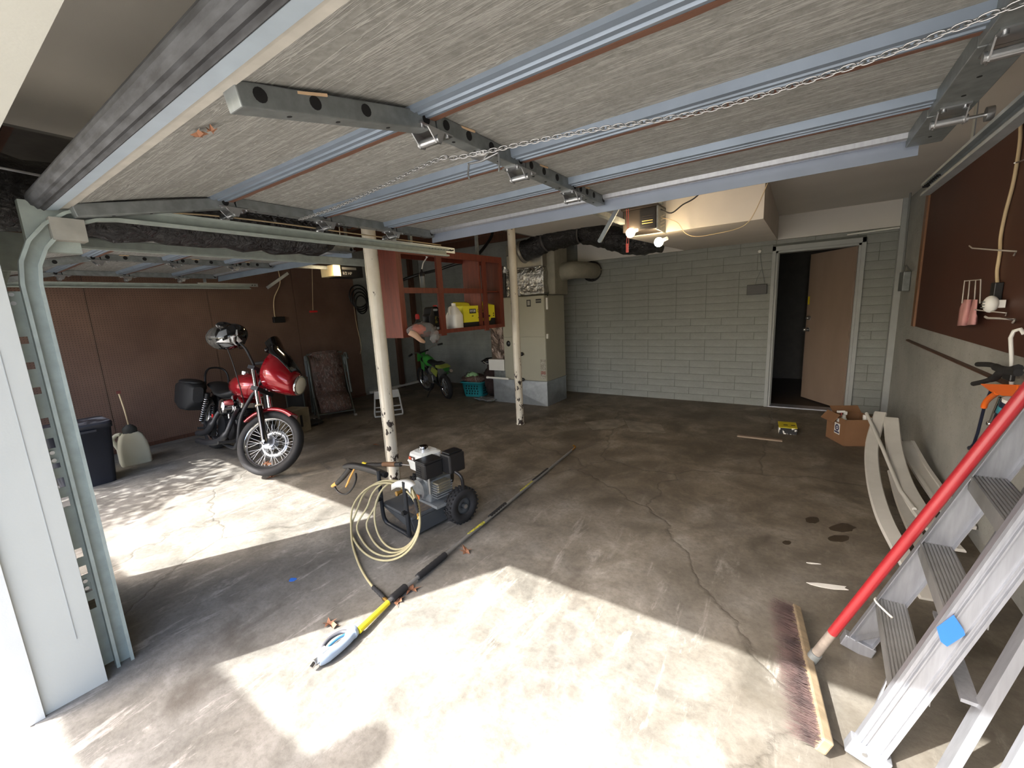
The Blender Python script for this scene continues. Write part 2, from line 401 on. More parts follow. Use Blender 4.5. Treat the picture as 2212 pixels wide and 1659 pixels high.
# left wall: pegboard panels up to 4.9 m, bare block with brown studs beyond
wl = struct(MB().b2(LEFT-.2, LEFT-.02, .0, BACK+.2, 0, 3.0).build('wall_left', mat_block('grey_left_wall')))
y = .10
for k, w in enumerate((1.22, 1.22, 1.22, 1.14)):
    MB().b2(LEFT-.02, LEFT, y+.003, y+w-.003, .05, 2.79).build('pegboard_panel', PEG, wl); y += w
MB().b2(LEFT-.02, LEFT+.012, .1, 4.9, 0, .05).build('sill_board', BRSTUD, wl)
for px in (862, 901):
    p = onx(px, 765, LEFT); MB().b2(LEFT-.02, LEFT+.05, p.y-.05, p.y+.05, 0, 2.78).build('stud', BRSTUD, wl)
MB().b2(LEFT-.02, LEFT+.06, 5.0, BACK-.01, .02, .06).build('sill_board', TRIMW, wl)
# right wall
wr = struct(MB().b2(RIGHT, RIGHT+.2, .0, BACK+.2, 0, 3.0).build('wall_right', RWALL))
RPEG = M('dark_brown_hardboard', (76, 43, 30), .55, var=.14, scale=3, bump=.04)
MB().b2(.9, RIGHT, .3, 5.36, 1.145, CEIL).build('hardboard_panel', RPEG, wr)
MB().b2(.885, RIGHT, 5.36, 5.455, 1.145, CEIL).build('panel_edge_board', mat_wood('panel_edge_wood', (106, 72, 48), (138, 98, 68)), wr)
led = MB(); led.extr([(0, 0), (.022, -.004), (.022, -.016), (0, -.028)], (RIGHT, .4, .992), (RIGHT, 5.75, .992), (-1, 0, 0), (0, 0, 1)); led.build('ledge_strip', BRSTUD, wr)
MB().b2(RIGHT-.06, RIGHT, BACK-.1, BACK-.004, 0, CEIL).build('corner_board', FRAMEG, wr)
# front wall: pier, header, stubs
FW = M('cream_front_wall', (177, 178, 171), .6, var=.05, scale=3, bump=.06)
wf = struct(MB().b2(PIER0, PIER1, .046, .262, 0, 3.0).build('wall_front', FW))
MB().b2(LEFT, -6.45, .046, .262, 0, 3.0).build('front_stub', FW, wf)
MB().b2(.47, RIGHT, .046, .262, 0, 3.0).build('front_stub', FW, wf)
MB().b2(PIER1, .47, .046, .262, HZ, 3.0).build('header', FW, wf)
MB().b2(-6.45, PIER0, .046, .262, HZ, 3.0).build('header', FW, wf)
MB().b2(PIER1-.02, PIER1+.014, .03, .075, 0, HZ).build('door_stop', TRIMW, wf)
MB().b2(PIER1, PIER1+.002, .206, .208, .25, HZ).build('jamb_seam', FRAMEG, wf)
# ceilings
struct(MB().b2(-3.12, RIGHT+.2, .262, BACK+.2, CEIL, CEIL+.03).build('ceiling', DRY))
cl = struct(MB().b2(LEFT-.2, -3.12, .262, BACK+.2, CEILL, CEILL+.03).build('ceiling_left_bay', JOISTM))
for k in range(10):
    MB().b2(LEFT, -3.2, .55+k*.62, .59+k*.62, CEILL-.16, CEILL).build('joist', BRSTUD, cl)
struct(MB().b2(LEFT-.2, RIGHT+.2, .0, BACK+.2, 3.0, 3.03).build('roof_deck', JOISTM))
bmx = MB().b2(-3.16, -3.10, .262, BACK, CEIL-.0, CEILL+.03).build('beam', M('grey_beam', (120, 118, 112), .8, var=.2)); struct(bmx)
# ledger board along the head of the back wall and the boxed duct chase
lb = MB().b2(-.30, RIGHT, 6.49, BACK-.004, 2.185, CEIL).b2(-3.05, -1.40, 6.49, BACK-.004, 2.185, CEIL).build('trim_1', DRY); struct(lb)
ch = MB(); ch.add([(-1.40, 4.07, 2.105), (-.283, 4.07, 2.105), (-.283, 6.5, 2.185), (-1.40, 6.5, 2.185), (-1.40, 4.07, CEIL), (-.283, 4.07, CEIL), (-.283, 6.5, CEIL), (-1.40, 6.5, CEIL)],
                  [(0, 1, 2, 3), (4, 7, 6, 5), (0, 4, 5, 1), (1, 5, 6, 2), (2, 6, 7, 3), (3, 7, 4, 0)])
struct(ch.build('soffit', M('soffit_board', (216, 208, 196), .8, var=.08, scale=3)))
# beam and pot added out of view to shade the strip at the sill
pg = thing('shade_beam', 'dark timber beam on two posts, added outside to shade the sill', 'beam', (-2, -1.95, 0))
PT = mat_wood('weathered_timber', (84, 70, 56), (124, 106, 88), (1.2, 22, 22))
MB(pg.location).b2(-9.5, 4.0, -2.02, -1.88, 2.47, 2.84).build('beam', PT, pg)
for x in (-9.3, 3.8): MB(pg.location).b2(x-.06, x+.06, -2.01, -1.89, 0, 2.47).build('post', PT, pg)
pp = thing('shadow_pot', 'small potted plant added on the unseen beam to shape its shadow', 'plant', (-2.72, -1.95, 2.84))  # added only to cast the bump on the beam's shadow
MB().lathe([(.05, 0), (.075, .14), (.08, .14)], n=14).build('pot', M('terracotta', (150, 84, 60), .8), pp)
MB().ell((0, 0, .2), (.09, .09, .09)).build('foliage', GRASS, pp)
def decal(px, name, mat, h=.0012, rough=.12, n=0):
    P_ = [onz(x, y, h) for x, y in px]; m = MB(); k = len(P_); m.add(P_+[p-V((0, 0, h)) for p in P_], [list(range(k))]+[(i, (i+1) % k, k+(i+1) % k, k+i) for i in range(k)]); return m.build(name, mat, ft)
PATCH = M('pale_cement_patch', (138, 130, 116), .85, var=.35, scale=9, bump=.2)
decal([(1262, 912), (1345, 903), (1352, 916), (1330, 925), (1280, 928)], 'cement_patch', PATCH); decal([(1350, 908), (1428, 917), (1438, 935), (1362, 932)], 'cement_patch', PATCH)
decal([(640, 1012), (690, 1000), (712, 1018), (655, 1030)], 'cement_patch', PATCH); decal([(700, 1000), (745, 990), (752, 1003), (722, 1012)], 'cement_patch', PATCH)
OIL = M('dark_oil_spot', (62, 52, 40), .5, var=.25)
def spot(cx, cy, rx, ry, seed):
    r = random.Random(seed); decal([(cx+rx*math.cos(2*math.pi*i/16)*r.uniform(.85, 1.1), cy+ry*math.sin(2*math.pi*i/16)*r.uniform(.8, 1.1)) for i in range(16)], 'oil_spot', OIL, .0008)
spot(1755, 1123, 16, 8, 1); spot(1820, 1140, 28, 10, 2); spot(1812, 1163, 24, 8, 3); spot(1700, 1172, 10, 5, 4)
sh_ = thing('shade_shrub', 'tall leafy shrub added out of view to shade the left bay', 'shrub', (-6.5, -1.35, 0))  # unseen shrub, added to break up the sun patch in the left bay
rs = random.Random(9); lm = MB()
for k in range(5200):
    d = V((rs.gauss(0, 1), rs.gauss(0, 1), rs.gauss(0, 1))).normalized(); rr = 1.22*rs.random()**.30; p = V((d.x*rr, d.y*rr, 1.75+d.z*rr*1.15))
    u_, w_ = perp(V((rs.gauss(0, 1), rs.gauss(0, 1), rs.gauss(0, 1)))); q = .055
    lm.add([p-u_*q, p+w_*q*.5, p+u_*q, p-w_*q*.5], [(0, 1, 2, 3)])
lv = lm.build('foliage', GRASS, sh_); lv['kind'] = 'stuff'
for k in range(4): MB().tube([(.1*math.cos(k*1.6), .1*math.sin(k*1.6), 0), (.35*math.cos(k*1.6), .35*math.sin(k*1.6), 1.6)], [.04, .02], 8).build('stem', BRSTUD, sh_)
# ---------------------------------------------------------------- interior door, frame and the dark hall behind
HALL = dark_hall()
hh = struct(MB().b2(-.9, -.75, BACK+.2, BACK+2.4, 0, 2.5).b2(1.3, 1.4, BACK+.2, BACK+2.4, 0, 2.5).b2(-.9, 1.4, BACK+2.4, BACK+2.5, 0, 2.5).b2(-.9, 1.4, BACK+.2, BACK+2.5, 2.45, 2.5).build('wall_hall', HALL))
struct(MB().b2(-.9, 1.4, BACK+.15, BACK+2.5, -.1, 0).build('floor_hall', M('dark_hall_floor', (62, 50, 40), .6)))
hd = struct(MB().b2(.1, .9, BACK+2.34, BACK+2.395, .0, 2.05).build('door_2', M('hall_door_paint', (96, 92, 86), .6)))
MB().ell((.18, BACK+2.29, 1.0), (.03, .03, .03)).cyl((.18, BACK+2.34, 1.0), (.18, BACK+2.30, 1.0), .012).build('knob', STEEL, hd)
d1 = struct(bpy.data.objects.new('door_1', None)); COL.objects.link(d1); d1.location = (.545, BACK+.05, 0)
O = d1.location
f = MB(O).b2(-.335, -.292, BACK-.03, BACK+.02, 0, 2.11).b2(.558, .60, BACK-.03, BACK+.02, 0, 2.11).b2(-.335, .60, BACK-.03, BACK+.02, 2.05, 2.11)
f.build('door_casing', FRAMEG, d1, .004)
f = MB(O).b2(-.292, -.268, BACK-.01, BACK+.17, 0, 2.05).b2(.534, .558, BACK-.01, BACK+.17, 0, 2.05).b2(-.292, .558, BACK-.01, BACK+.17, 2.025, 2.05).b2(-.268, -.256, BACK+.05, BACK+.1, 0, 2.03)
f.build('door_frame', FRAMEG, d1)
MB(O).b2(-.29, .556, BACK-.02, BACK+.16, 0, .014).build('threshold', ALU, d1)
ang = math.radians(180-57)   # the leaf swings into the hall on its right-hand hinges
ux, uy = math.cos(ang), math.sin(ang); hp = V((.53, BACK+.06, 0)); R = Matrix.Rotation(ang, 3, 'Z')
LEAFD = M('beige_flush_door', (150, 130, 114), .5, var=.14, scale=4, stretch=(1, 1, .3))
leaf = MB(O); leaf.box(hp+R@V((.395, 0, 1.022)), (.79, .036, 2.0), R); leaf = leaf.build('door_leaf', LEAFD, d1, .002)
def onleaf(u, z, off=.03): return hp+R@V((u, off, z))
for zz in (1.0, 1.16):
    MB(O).cyl(onleaf(.725, zz, .018), onleaf(.725, zz, .03), .03, n=16).cyl(onleaf(.725, zz, .03), onleaf(.725, zz, .065), .011).ell(onleaf(.725, zz, .075 if zz < 1.1 else .045), (.027, .027, .027) if zz < 1.1 else (.02, .02, .02)).build('knob' if zz < 1.1 else 'deadbolt', STEEL, leaf)
MB(O).box(onleaf(.765, 1.40, .0195), (.035, .002, .11), R).build('yellow_tag', YEL, leaf)
# ---------------------------------------------------------------- overhead doors
def door_z(y):                       # underside of the panels; the leading section dips in the curve of the track
    return 2.125 if y > 1.12 else 2.125-.145*((1.12-y)/.68)**1.35
BY = [.44, 1.09, 1.625, 2.135, 2.53]
RAILP = [(0, .03), (.006, .002), (.022, 0), (.026, .006), (.034, .006), (.038, 0), (.052, 0), (.056, .006), (.064, .006), (.068, 0), (.082, .002), (.086, .03)]
def overhead_door(x0, x1, label, main):
    T = thing('overhead_door', label, 'garage door', ((x0+x1)/2, BY[0], door_z(.44)))
    off = T.location; xc = (x0+x1)/2
    stx = [x0+.045, xc, x1-.05]
    for k in range(4):
        ya, yb = BY[k]+.004, BY[k+1]-.004
        za, zb = door_z(ya), door_z(yb)
        ys = [ya+(yb-ya)*i/4 for i in range(5)]
        ring = [[(x0, y, door_z(y)), (x1, y, door_z(y)), (x1, y, door_z(y)+.03), (x0, y, door_z(y)+.03)] for y in ys]
        sec = MB(off); sec.loft(ring, True, False); sec = sec.build('door_section', GRAIN, T)
        dn = V((0, yb-ya, zb-za)).normalized(); up = V((0, -dn.z, dn.y))
        # horizontal rail at the far edge of the section: grooved steel and a brown hardboard edge
        if k < 3:
            r0 = V((x0+.01, yb-.112, door_z(yb)-.03)); r1 = V((x1-.01, yb-.112, door_z(yb)-.03))
            MB(off).extr(RAILP, r0, r1, (0, 1, 0), (0, 0, 1)).build('steel_rail', GALVB, sec)
            m = MB(off); n = 26
            ringb = []
            for i in range(n+1):
                x = x0+.012+(x1-x0-.024)*i/n; j = random.uniform(-.003, .003)
                ringb.append([(x, yb-.028, r0.z+.03), (x, yb-.027, r0.z+.001), (x, yb-.002+j, r0.z+.004), (x, yb-.002+j, r0.z+.03)])
            m.loft(ringb, True, False).build('hardboard_edge', BRSTRIP, sec)
        else:
            r0 = V((x0+.02, yb-.06, door_z(yb)-.026)); r1 = V((x1-.02, yb-.06, door_z(yb)-.026))
            MB(off).extr([(0, .026), (.004, .006), (.012, 0), (.03, 0), (.038, .006), (.05, .006), (.05, .026)], r0, r1, (0, 1, 0), (0, 0, 1)).build('steel_rail', ALU, sec)
        # stiles: C channels with punched holes
        for i, sx in enumerate(stx):
            w = .055 if i == 1 else (.06 if i == 0 else .11)
            hgt = .05
            a = V((sx, ya+(.0 if k else .045), door_z(ya+(.0 if k else .045))-hgt/2)); b = V((sx, yb-(.0 if k < 3 else .02), door_z(yb)-hgt/2))
            st = MB(off); st.beam(a, b, w, hgt); st = st.build('stile', GALVD, sec, .003)
            dd = (b-a)
            for t in ((.08, .3, .55, .93) if i == 1 else (.93,)):
                c = a+dd*t
                MB(off).cyl(c+V((w/2-.002, 0, .002)), c+V((w/2+.0012, 0, .002)), .0155, n=14).build('punched_hole', DARK, st)
            for t in (.2, .42, .7):
                c = a+dd*t; n2 = dd.normalized(); upv = V((1, 0, 0)).cross(n2).normalized()
                if upv.z < 0: upv = -upv
                MB(off).cyl(c-upv*(hgt/2-.001), c-upv*(hgt/2+.0012), .006, n=8).build('punched_hole', DARK, st)
            if i == 1: MB(off).beam(a+V((.012, .02, hgt/2-.004)), a+dd*.35+V((.034, 0, hgt/2-.004)), .004, .006).build('torn_edge', M('torn_hardboard', (206, 176, 140), .8), st)
        # hinges
        if k < 3:
            for i, sx in enumerate(stx):
                zz = door_z(yb)-.05; h = MB(off)
                h.box((sx, yb-.035, zz-.003), (.075, .085, .005)).box((sx, yb+.04, zz-.003), (.075, .06, .005))
                for s in (-1, 1):
                    h.prism([(-.05, 0), (.03, 0), (.008, -.042), (-.012, -.042)], (sx+s*.036, yb, zz-.002), (0, 1, 0), (0, 0, 1), .004)
                for bx in (-.025, .025):
                    for byy in (-.06, .055): h.cyl((sx+bx, yb+byy, zz-.004), (sx+bx, yb+byy, zz-.012), .007, n=6)
                h = h.build('hinge', STEEL, sec)
                MB(off).cyl((sx-.045, yb-.003, zz-.03), (sx+.045, yb-.003, zz-.03), .013, n=14).build('hinge_barrel', STEEL, h)
                if i != 1:
                    s = -1 if i == 0 else 1
                    MB(off).cyl((sx, yb-.003, zz-.03), (sx+s*.10, yb-.003, zz-.03), .006).cyl((sx+s*.085, yb-.003, zz-.03), (sx+s*.103, yb-.003, zz-.03), .022, n=16).build('roller', STEEL, h)
    # strut angle along the top (rear) edge
    y0 = BY[4]
    st = MB(off).b2(x0+.03, x1-.06, y0-.003, y0+.0, 2.042, 2.108).b2(x0+.03, x1-.06, y0, y0+.045, 2.104, 2.108)
    st.build('strut_angle', GALVB if not main else M('bright_galvanised_angle', (168, 178, 196), .36, .55, var=.08, scale=5), T)
    # bottom retainer and rubber seal
    a = V((x0, .44, door_z(.44))); b = V((x1, .44, door_z(.44)))
    MB(off).extr([(-.008, .04), (-.008, -.006), (.03, .002), (.05, .004), (.05, .012), (0, .04)], a, b, (0, 1, 0), (0, 0, 1)).build('bottom_retainer', M('cream_painted_retainer', (176, 173, 165), .6, var=.2, scale=14), T)
    MB(off).extr([(-.016, .004), (-.016, -.008), (.018, -.004), (.018, .002)], a, b, (0, 1, 0), (0, 0, 1)).build('aluminium_strip', M('pale_blue_strip', (196, 212, 226), .4, .5, var=.1), T)
    MB(off).extr([(-.014, -.006), (-.022, -.012), (-.030, -.006), (-.038, -.008), (-.046, .002), (-.054, .004), (-.060, .016), (-.066, .022), (-.066, .036), (-.058, .052), (-.016, .055)], a, b, (0, 1, 0), (0, 0, 1)).build('rubber_seal', M('worn_rubber_seal', (66, 68, 72), .75, c2=(30, 31, 34), scale=40, stretch=(.25, 1, 1), bump=.3, bscale=60), T)
    # lock plate with cable
    return T
DX0, DX1 = -2.47, .43
door_r = overhead_door(DX0, DX1, 'open overhead door of the near bay with grained grey panels filling the top of the view', True)
door_l = overhead_door(-6.38, -3.42, 'open overhead door of the far left bay above the motorcycle', False)
# lock bar handle on centre stile of the near door
lk = thing('lock_plate', 'round bright lock plate under the middle stile of the near overhead door', 'lock', (-1.02, 1.36, 2.07))
MB(lk.location).lathe([(.045, 0), (.045, -.006), (.02, -.014), (.008, -.02)], (-1.02, 1.36, 2.073), n=18).build('plate', STEEL, lk)
MB(lk.location).tube([(-1.10, 1.37, 2.06), (-1.02, 1.36, 2.052), (-.94, 1.35, 2.06)], .004).build('lock_bar', STEEL, lk)
for s in (-1, 1): MB(lk.location).tube([(-1.02+s*.07, 1.365, 2.06), (-1.02+s*.075, 1.36, 2.02), (-1.02+s*.07, 1.362, 2.0)], .0035, 6).build('hook', STEEL, lk)
# lock chain, link by link
chain = thing('lock_chain', 'thin bright steel chain sagging across the underside of the near overhead door', 'chain', (-1.02, 1.36, 2.06))
def zc(x): return 2.055 + (.0 if x > -1.02 else -.0)
cpts = [onz(648, 474, 2.035), onz(720, 450, 2.04), onz(820, 405, 2.045), onz(945, 345, 2.05), onz(1000, 338, 2.05), onz(1240, 288, 2.05), onz(1472, 250, 2.05), onz(1640, 207, 2.05), onz(1850, 140, 2.05), onz(2030, 74, 2.05), onz(2212, 4, 2.05), onz(2300, -30, 2.05)]
cs = spline(cpts, 24); LK = .0195
me = MB(); pts = []
for i in range(16):
    a = 2*math.pi*i/16; pts.append(V((.0068*math.sin(a), .013*math.cos(a)+(.003 if math.cos(a) > 0 else -.003), 0)))
me.tube(pts, .0018, 6, closed=True); me = me.mesh('chain_link', STEEL)
acc = 0; prev = cs[0]; nlk = 0; rest = MB(chain.location)
for p in cs[1:]:
    d = p-prev; L = d.length
    while acc < L and L > 0:
        c = prev+d*(acc/L); dv = d.normalized(); side = dv.cross(V((0, 0, 1))).normalized(); up = side.cross(dv)
        a = math.radians(45 if nlk % 2 else -45)
        s2 = side*math.cos(a)+up*math.sin(a); u2 = s2.cross(dv)
        o = bpy.data.objects.new('chain_link', me); COL.objects.link(o); o.parent = chain
        o.matrix_local = Matrix.Translation(c-V(chain.location)) @ Matrix((s2, dv, u2)).transposed().to_4x4()
        nlk += 1; acc += LK
    acc -= L; prev = p
# ---------------------------------------------------------------- door tracks
def track(x, side, label, bright=False, y_end=2.95, angle=True):
    """side: +1 when the track lies on the right of its door"""
    T = thing('door_track', label, 'door track', (x, .33, 0)); off = T.location
    mt = PGREEN if not bright else GALV
    Zt, R = 1.985, .30; y0 = .335
    pts = [(x, y0, 0), (x, y0, .8), (x, y0, Zt-R)]
    pts += [(x, y0+R*(1-math.cos(a)), Zt-R+R*math.sin(a)) for a in [math.radians(15*i) for i in range(1, 7)]]
    pts += [(x, y_end*.6, Zt), (x, y_end, Zt)]
    s = side
    prof = [(0, -.02), (.004*s, -.026), (.03*s, -.026), (.03*s, -.018), (.033*s, -.018), (.033*s, -.030), (-.003*s, -.030), (-.006*s, -.02), (-.006*s, .02), (-.003*s, .030), (.033*s, .030), (.033*s, .018), (.03*s, .018), (.03*s, .026), (.004*s, .026), (0, .02)]
    prof = [(-a, b) for a, b in prof]
    MB(off).sweep(prof, pts, (1, 0, 0)).build('curved_rail', mt, T)
    # wall angle with rectangular knock-outs beside the upright
    xa, xb = x+s*.008, x+s*.012
    an = MB(off).b2(xa, xb, y0-.075, y0-.062, .02, 1.66).b2(xa, xb, y0-.040, y0-.028, .02, 1.66).b2(x+s*.012, x+s*.06, y0-.075, y0-.071, .02, 1.66)
    sl_ = sorted([(.30+k*.082, .042) for k in range(4)]+[(.78+k*.085, .042) for k in range(5)]+[(1.26+k*.1, .028) for k in range(3)]); zc_ = .02
    for z, h in sl_: an.b2(xa, xb, y0-.062, y0-.040, zc_, z); zc_ = z+h
    an.b2(xa, xb, y0-.062, y0-.040, zc_, 1.66)
    an = an.build('wall_angle', mt, T)
    for z in (.42, 1.0, 1.63):
        b = MB(off).b2(x+s*.012, x+s*.05, y0-.08, y0-.066, z-.035, z+.035).b2(x+s*.012, x+s*.016, y0-.115, y0-.03, z-.03, z+.03)
        b = b.build('bracket', mt, T)
        for dz in (-.015, .018): MB(off).cyl((x-.002, y0-.055, z+dz), (x-s*.012-.012, y0-.055, z+dz), .008, n=8).build('bolt', STEEL, b)
    MB(off).b2(x+s*.01, x+s*.055, y0+.02, y0+.17, Zt-.17, Zt+.02).build('flag_bracket', mt, T)
    if angle:
        h = MB(off).b2(x+s*.012, x+s*.016, y_end-.62, y_end+.12, Zt+.005, Zt+.045).b2(x+s*.012, x+s*.05, y_end-.62, y_end+.12, Zt+.045, Zt+.049).build('perforated_angle', GALV, T)
        for k in range(9): MB(off).cyl((x-.0165, y_end-.2+k*.034, Zt+.025), (x+.0165+max(0, s)*0, y_end-.2+k*.034, Zt+.025), .005, n=8).build('punched_hole', DARK, h)
        MB(off).b2(x+s*.016, x+s*.02, y_end-.55, y_end-.515, Zt+.02, CEIL if x > -3.1 else CEILL).build('hanger_strap', GALV, T)
    return T
t1 = track(-2.475, -1, 'grey upright and curved door track beside the pale pier', y_end=2.72)
t2 = track(.505, 1, 'galvanised door track along the brown wall panel on the right', True, y_end=3.05)
t3 = track(-3.36, 1, 'galvanised door track of the left bay nearest the pier', y_end=2.72, angle=False)
t4 = track(-6.45, -1, 'galvanised door track of the left bay along the pegboard wall', y_end=2.95)
# bottom bracket and roller box at the top of near track
# lift cables and spring pulleys
cb = tag(MB((-2.56, .4, 2.0)).tube(spline([(-2.56, .42, 1.9), (-2.56, .9, 2.045), (-2.56, 2.0, 2.06), (-2.56, 2.75, 2.06)], 8), .004, 6).build('lift_cable', CORDW), 'pale lift cable running beside the near door track', 'cable'); cb.location = (-2.56, .4, 2.0)
for x, lab in ((-2.60, 'black extension spring above the near door track'), (-3.30, 'black extension spring above the left bay track')):
    sp = thing('door_spring', lab, 'spring', (x, .9, 2.12))
    MB().tube([(.0+.02*math.cos(i*.9), i*.006, .02*math.sin(i*.9)) for i in range(170)], .005, 5).build('coil', BLKM, sp)
    MB().tube([(0, -.60, .02), (0, -.25, 0), (0, 0, 0)], .005, 6).build('hook_rod', STEEL, sp)
    MB().tube([(0, 1.02, 0), (0, 1.4, .02), (0, 1.4, (CEIL if x > -3 else CEILL)-2.135)], .005, 6).build('hanger_rod', STEEL, sp)
# black wrapped duct over the pier, running back between the two bays
dk = thing('wrapped_duct', 'black plastic wrapped duct running back between the two bays', 'duct', (-3.0, .4, 2.25))
pts = [(-2.96+.01*math.sin(i), .29+i*.075, 2.115+.008*math.sin(i*1.7)) for i in range(24)]
MB(dk.location).tube(pts, [.165+.008*math.sin(i*2.3) for i in range(22)]+[.12, .05], 16).build('sleeve', BLKFOIL, dk)
MB(dk.location).b2(-2.97, -2.95, .9, .93, 2.27, CEIL).build('hanger_strap', GALVD, dk)
# junction block at head of the near track
jb = tag(MB((-2.47, .45, 1.93)).box((-2.47, .47, 1.90), (.075, .10, .085)).build('roller_block', M('dusty_grey_block', (150, 148, 140), .85, var=.3)), 'dusty grey block where the near door meets its track', 'bracket'); jb.location = (-2.47, .45, 1.93)
# ---------------------------------------------------------------- opener units
def bulb(p, parent, off, s=.038, nm='light_bulb', watts=18):
    b = MB(off).ell(p, (s, s, s*1.05), nu=18, nv=12).build(nm, BULB, parent)
    return b
BULB = emat('lit_bulb', (255, 240, 210), (255, 226, 178), 90.0)
def lamp(p, e, name):
    l = bpy.data.lights.new(name, 'POINT'); l.energy = e; l.color = (1.0, .78, .5); l.shadow_soft_size = .035
    o = bpy.data.objects.new(name, l); COL.objects.link(o); o.location = p; return o
OY = 3.82
op = thing('door_opener', 'brown box of the near door opener with two lit bare bulbs', 'door opener', (-1.15, OY, 2.14)); off = op.location
tl = ony(1345, 462, OY); br = ony(1418, 492, OY)
BRN = M('brown_opener_case', (52, 46, 42), .5, .2, var=.25, scale=12)
x0, x1, z0, z1 = tl.x, br.x, br.z-.004, tl.z+.02
body = MB(off).b2(x0, x1+.0, OY, OY+.3, z0, z1).build('case', BRN, op, .006)
MB(off).b2(x0+.155, x1-.012, OY-.006, OY+.001, z0+.012, z1-.02).build('vent_panel', BLK, body)
for k in range(5): MB(off).b2(x0+.175, x1-.03, OY-.0085, OY-.006, z0+.03+k*.02, z0+.036+k*.02).build('vent_slot', M('pale_vent', (220, 196, 120), .5) if k in (1, 2) else BRN, body)
side = MB(off).b2(x1, x1+.012, OY+.0, OY+.30, z0-.01, z1+.004).build('side_plate', GALVD, op)
for k in range(4): MB(off).box((x1+.013, OY+.14, z0+.035+k*.028), (.003, .14, .012), (.25, 0, 0)).build('label_stripe', M('pale_print', (176, 170, 160), .6), side)
MB(off).b2(x0-.01, x1+.012, OY-.02, OY+.3, z1, z1+.018).build('lid', BRN, op)
MB(off).b2(x1-.02, x1+.03, OY+.05, OY+.1, z1+.018, CEIL).b2(x0, x0+.04, OY+.05, OY+.1, z1+.018, CEIL).build('hanger_strap', GALVD, op)
b1, b2 = ony(1362, 503, OY-.03), ony(1423, 523, OY+.10)
for b in (b1, b2):
    s = MB(off).cyl(b+V((.06, .05, .03)), b+V((.02, .015, .01)), .016, n=12).build('socket', WHT, op)
    bulb(b, s, off); 
lamp(b1+V((0, -.05, -.01)), 2.5, 'opener_bulb_glow'); lamp(b2+V((.0, -.03, -.05)), 3.2, 'opener_bulb_glow')
MB(off).b2(x0-.02, x0+.02, 2.35, OY+.05, 2.185, 2.225).build('drive_rail', GALVD, op)
arm0, arm1 = ony(1330, 462, 3.1), ony(1296, 520, 3.1)
arm = MB(off).beam(arm0+V((.03, 0, .06)), arm1, .03, .012, (0, 1, 0)).cyl(arm1+V((0, -.01, 0)), arm1+V((0, .01, 0)), .015, n=12)
arm.beam(arm0+V((.02, 0, .03)), arm0+V((-.06, -.01, .09)), .02, .008, (0, 1, 0)); arm.build('drawbar_arm', GALV, op)
RED = M('red_cord', (214, 92, 84), .6)
c0 = ony(1353, 452, 3.5); c1 = ony(1355, 536, 3.5)
MB(off).tube([c0, c0+(c1-c0)*.5+V((.006, 0, 0)), c1+V((-.008, 0, .02))], .0022, 6).tube([c0+V((.016, 0, 0)), c0+(c1-c0)*.5+V((.016, 0, 0)), c1+V((.012, 0, .02))], .0022, 6).build('release_cord', RED, op)
MB(off).box(c1, (.022, .008, .07)).build('release_handle', RED, op, .003)
tag(MB(c0).tube(spline([V((x1+.012, OY+.08, z1-.02)), ony(1450, 460, 3.95), ony(1475, 442, 3.95), ony(1500, 428, 3.95), ony(1530, 400, 3.95)], 6), .006, 7).build('power_cord', BLK), 'black power cord leaving the near opener', 'cord').location = c0
sw = [V((x1+.012, OY+.1, z0+.10)), ony(1462, 480, 4.0), ony(1480, 503, 4.03), ony(1505, 511, 4.04), ony(1545, 505, 4.05), ony(1590, 495, 4.05), ony(1615, 481, 4.05), ony(1632, 455, 4.05), ony(1650, 415, 4.05), ony(1658, 396, 4.05)]
tag(MB(c0).tube(spline(sw, 6), .0028, 6).build('bell_wire', CORDW), 'thin white wire looping across the boxed soffit', 'wire').location = c0
# left opener
op2 = thing('door_opener', 'dark opener of the left bay with a lit lens beside the white column', 'door opener', (-4.9, 3.8, 2.05)); off = op2.location
LX = -4.85
pL = [onx(*p, LX) for p in ((733, 572), (776, 572), (735, 598), (776, 598))]
ya, yb = pL[0].y, pL[0].y+.34; z0, z1 = pL[2].z, pL[0].z
cs2 = MB(off).b2(LX-.26, LX, ya, yb, z0, z1).build('case', BLK, op2, .006)
MB(off).b2(LX, LX+.002, ya+.03, ya+.24, z1-.055, z1-.025).build('badge', M('grey_badge', (150, 150, 148), .4, .5), cs2)
text('1/2 HP', .05, (LX+.002, ya+.10, z0+.045), (0, 1, 0), (0, 0, 1), M('grey_print', (170, 170, 168), .5), cs2, off=off)
MB(off).b2(LX-.26, LX+.01, ya-.10, ya, z0+.01, z1-.005).build('lens_panel', M('cream_lens', (236, 214, 164), .4), op2)
bp = onx(713, 585, LX+.03); bp = V((LX+.03, ya-.07, bp.z)); s = MB(off).cyl(bp+V((-.06, .03, .02)), bp, .014, n=10).build('socket', WHT, op2)
bulb(bp, s, off, .034); lamp(bp+V((.05, -.05, -.03)), 3.0, 'opener_bulb_glow')
MB(off).b2(LX-.15, LX-.11, 2.5, ya, z1-.05, z1-.01).build('drive_rail', GALVD, op2)
for y in (ya+.05, yb-.08): MB(off).b2(LX-.2, LX-.17, y, y+.03, z1, CEILL).build('hanger_strap', GALVD, op2)
q0, q1 = onx(622, 590, -4.9), onx(577, 622, -4.9)
MB(off).beam(q0, q1, .03, .012, (1, 0, 0)).build('drawbar_arm', GALV, op2)
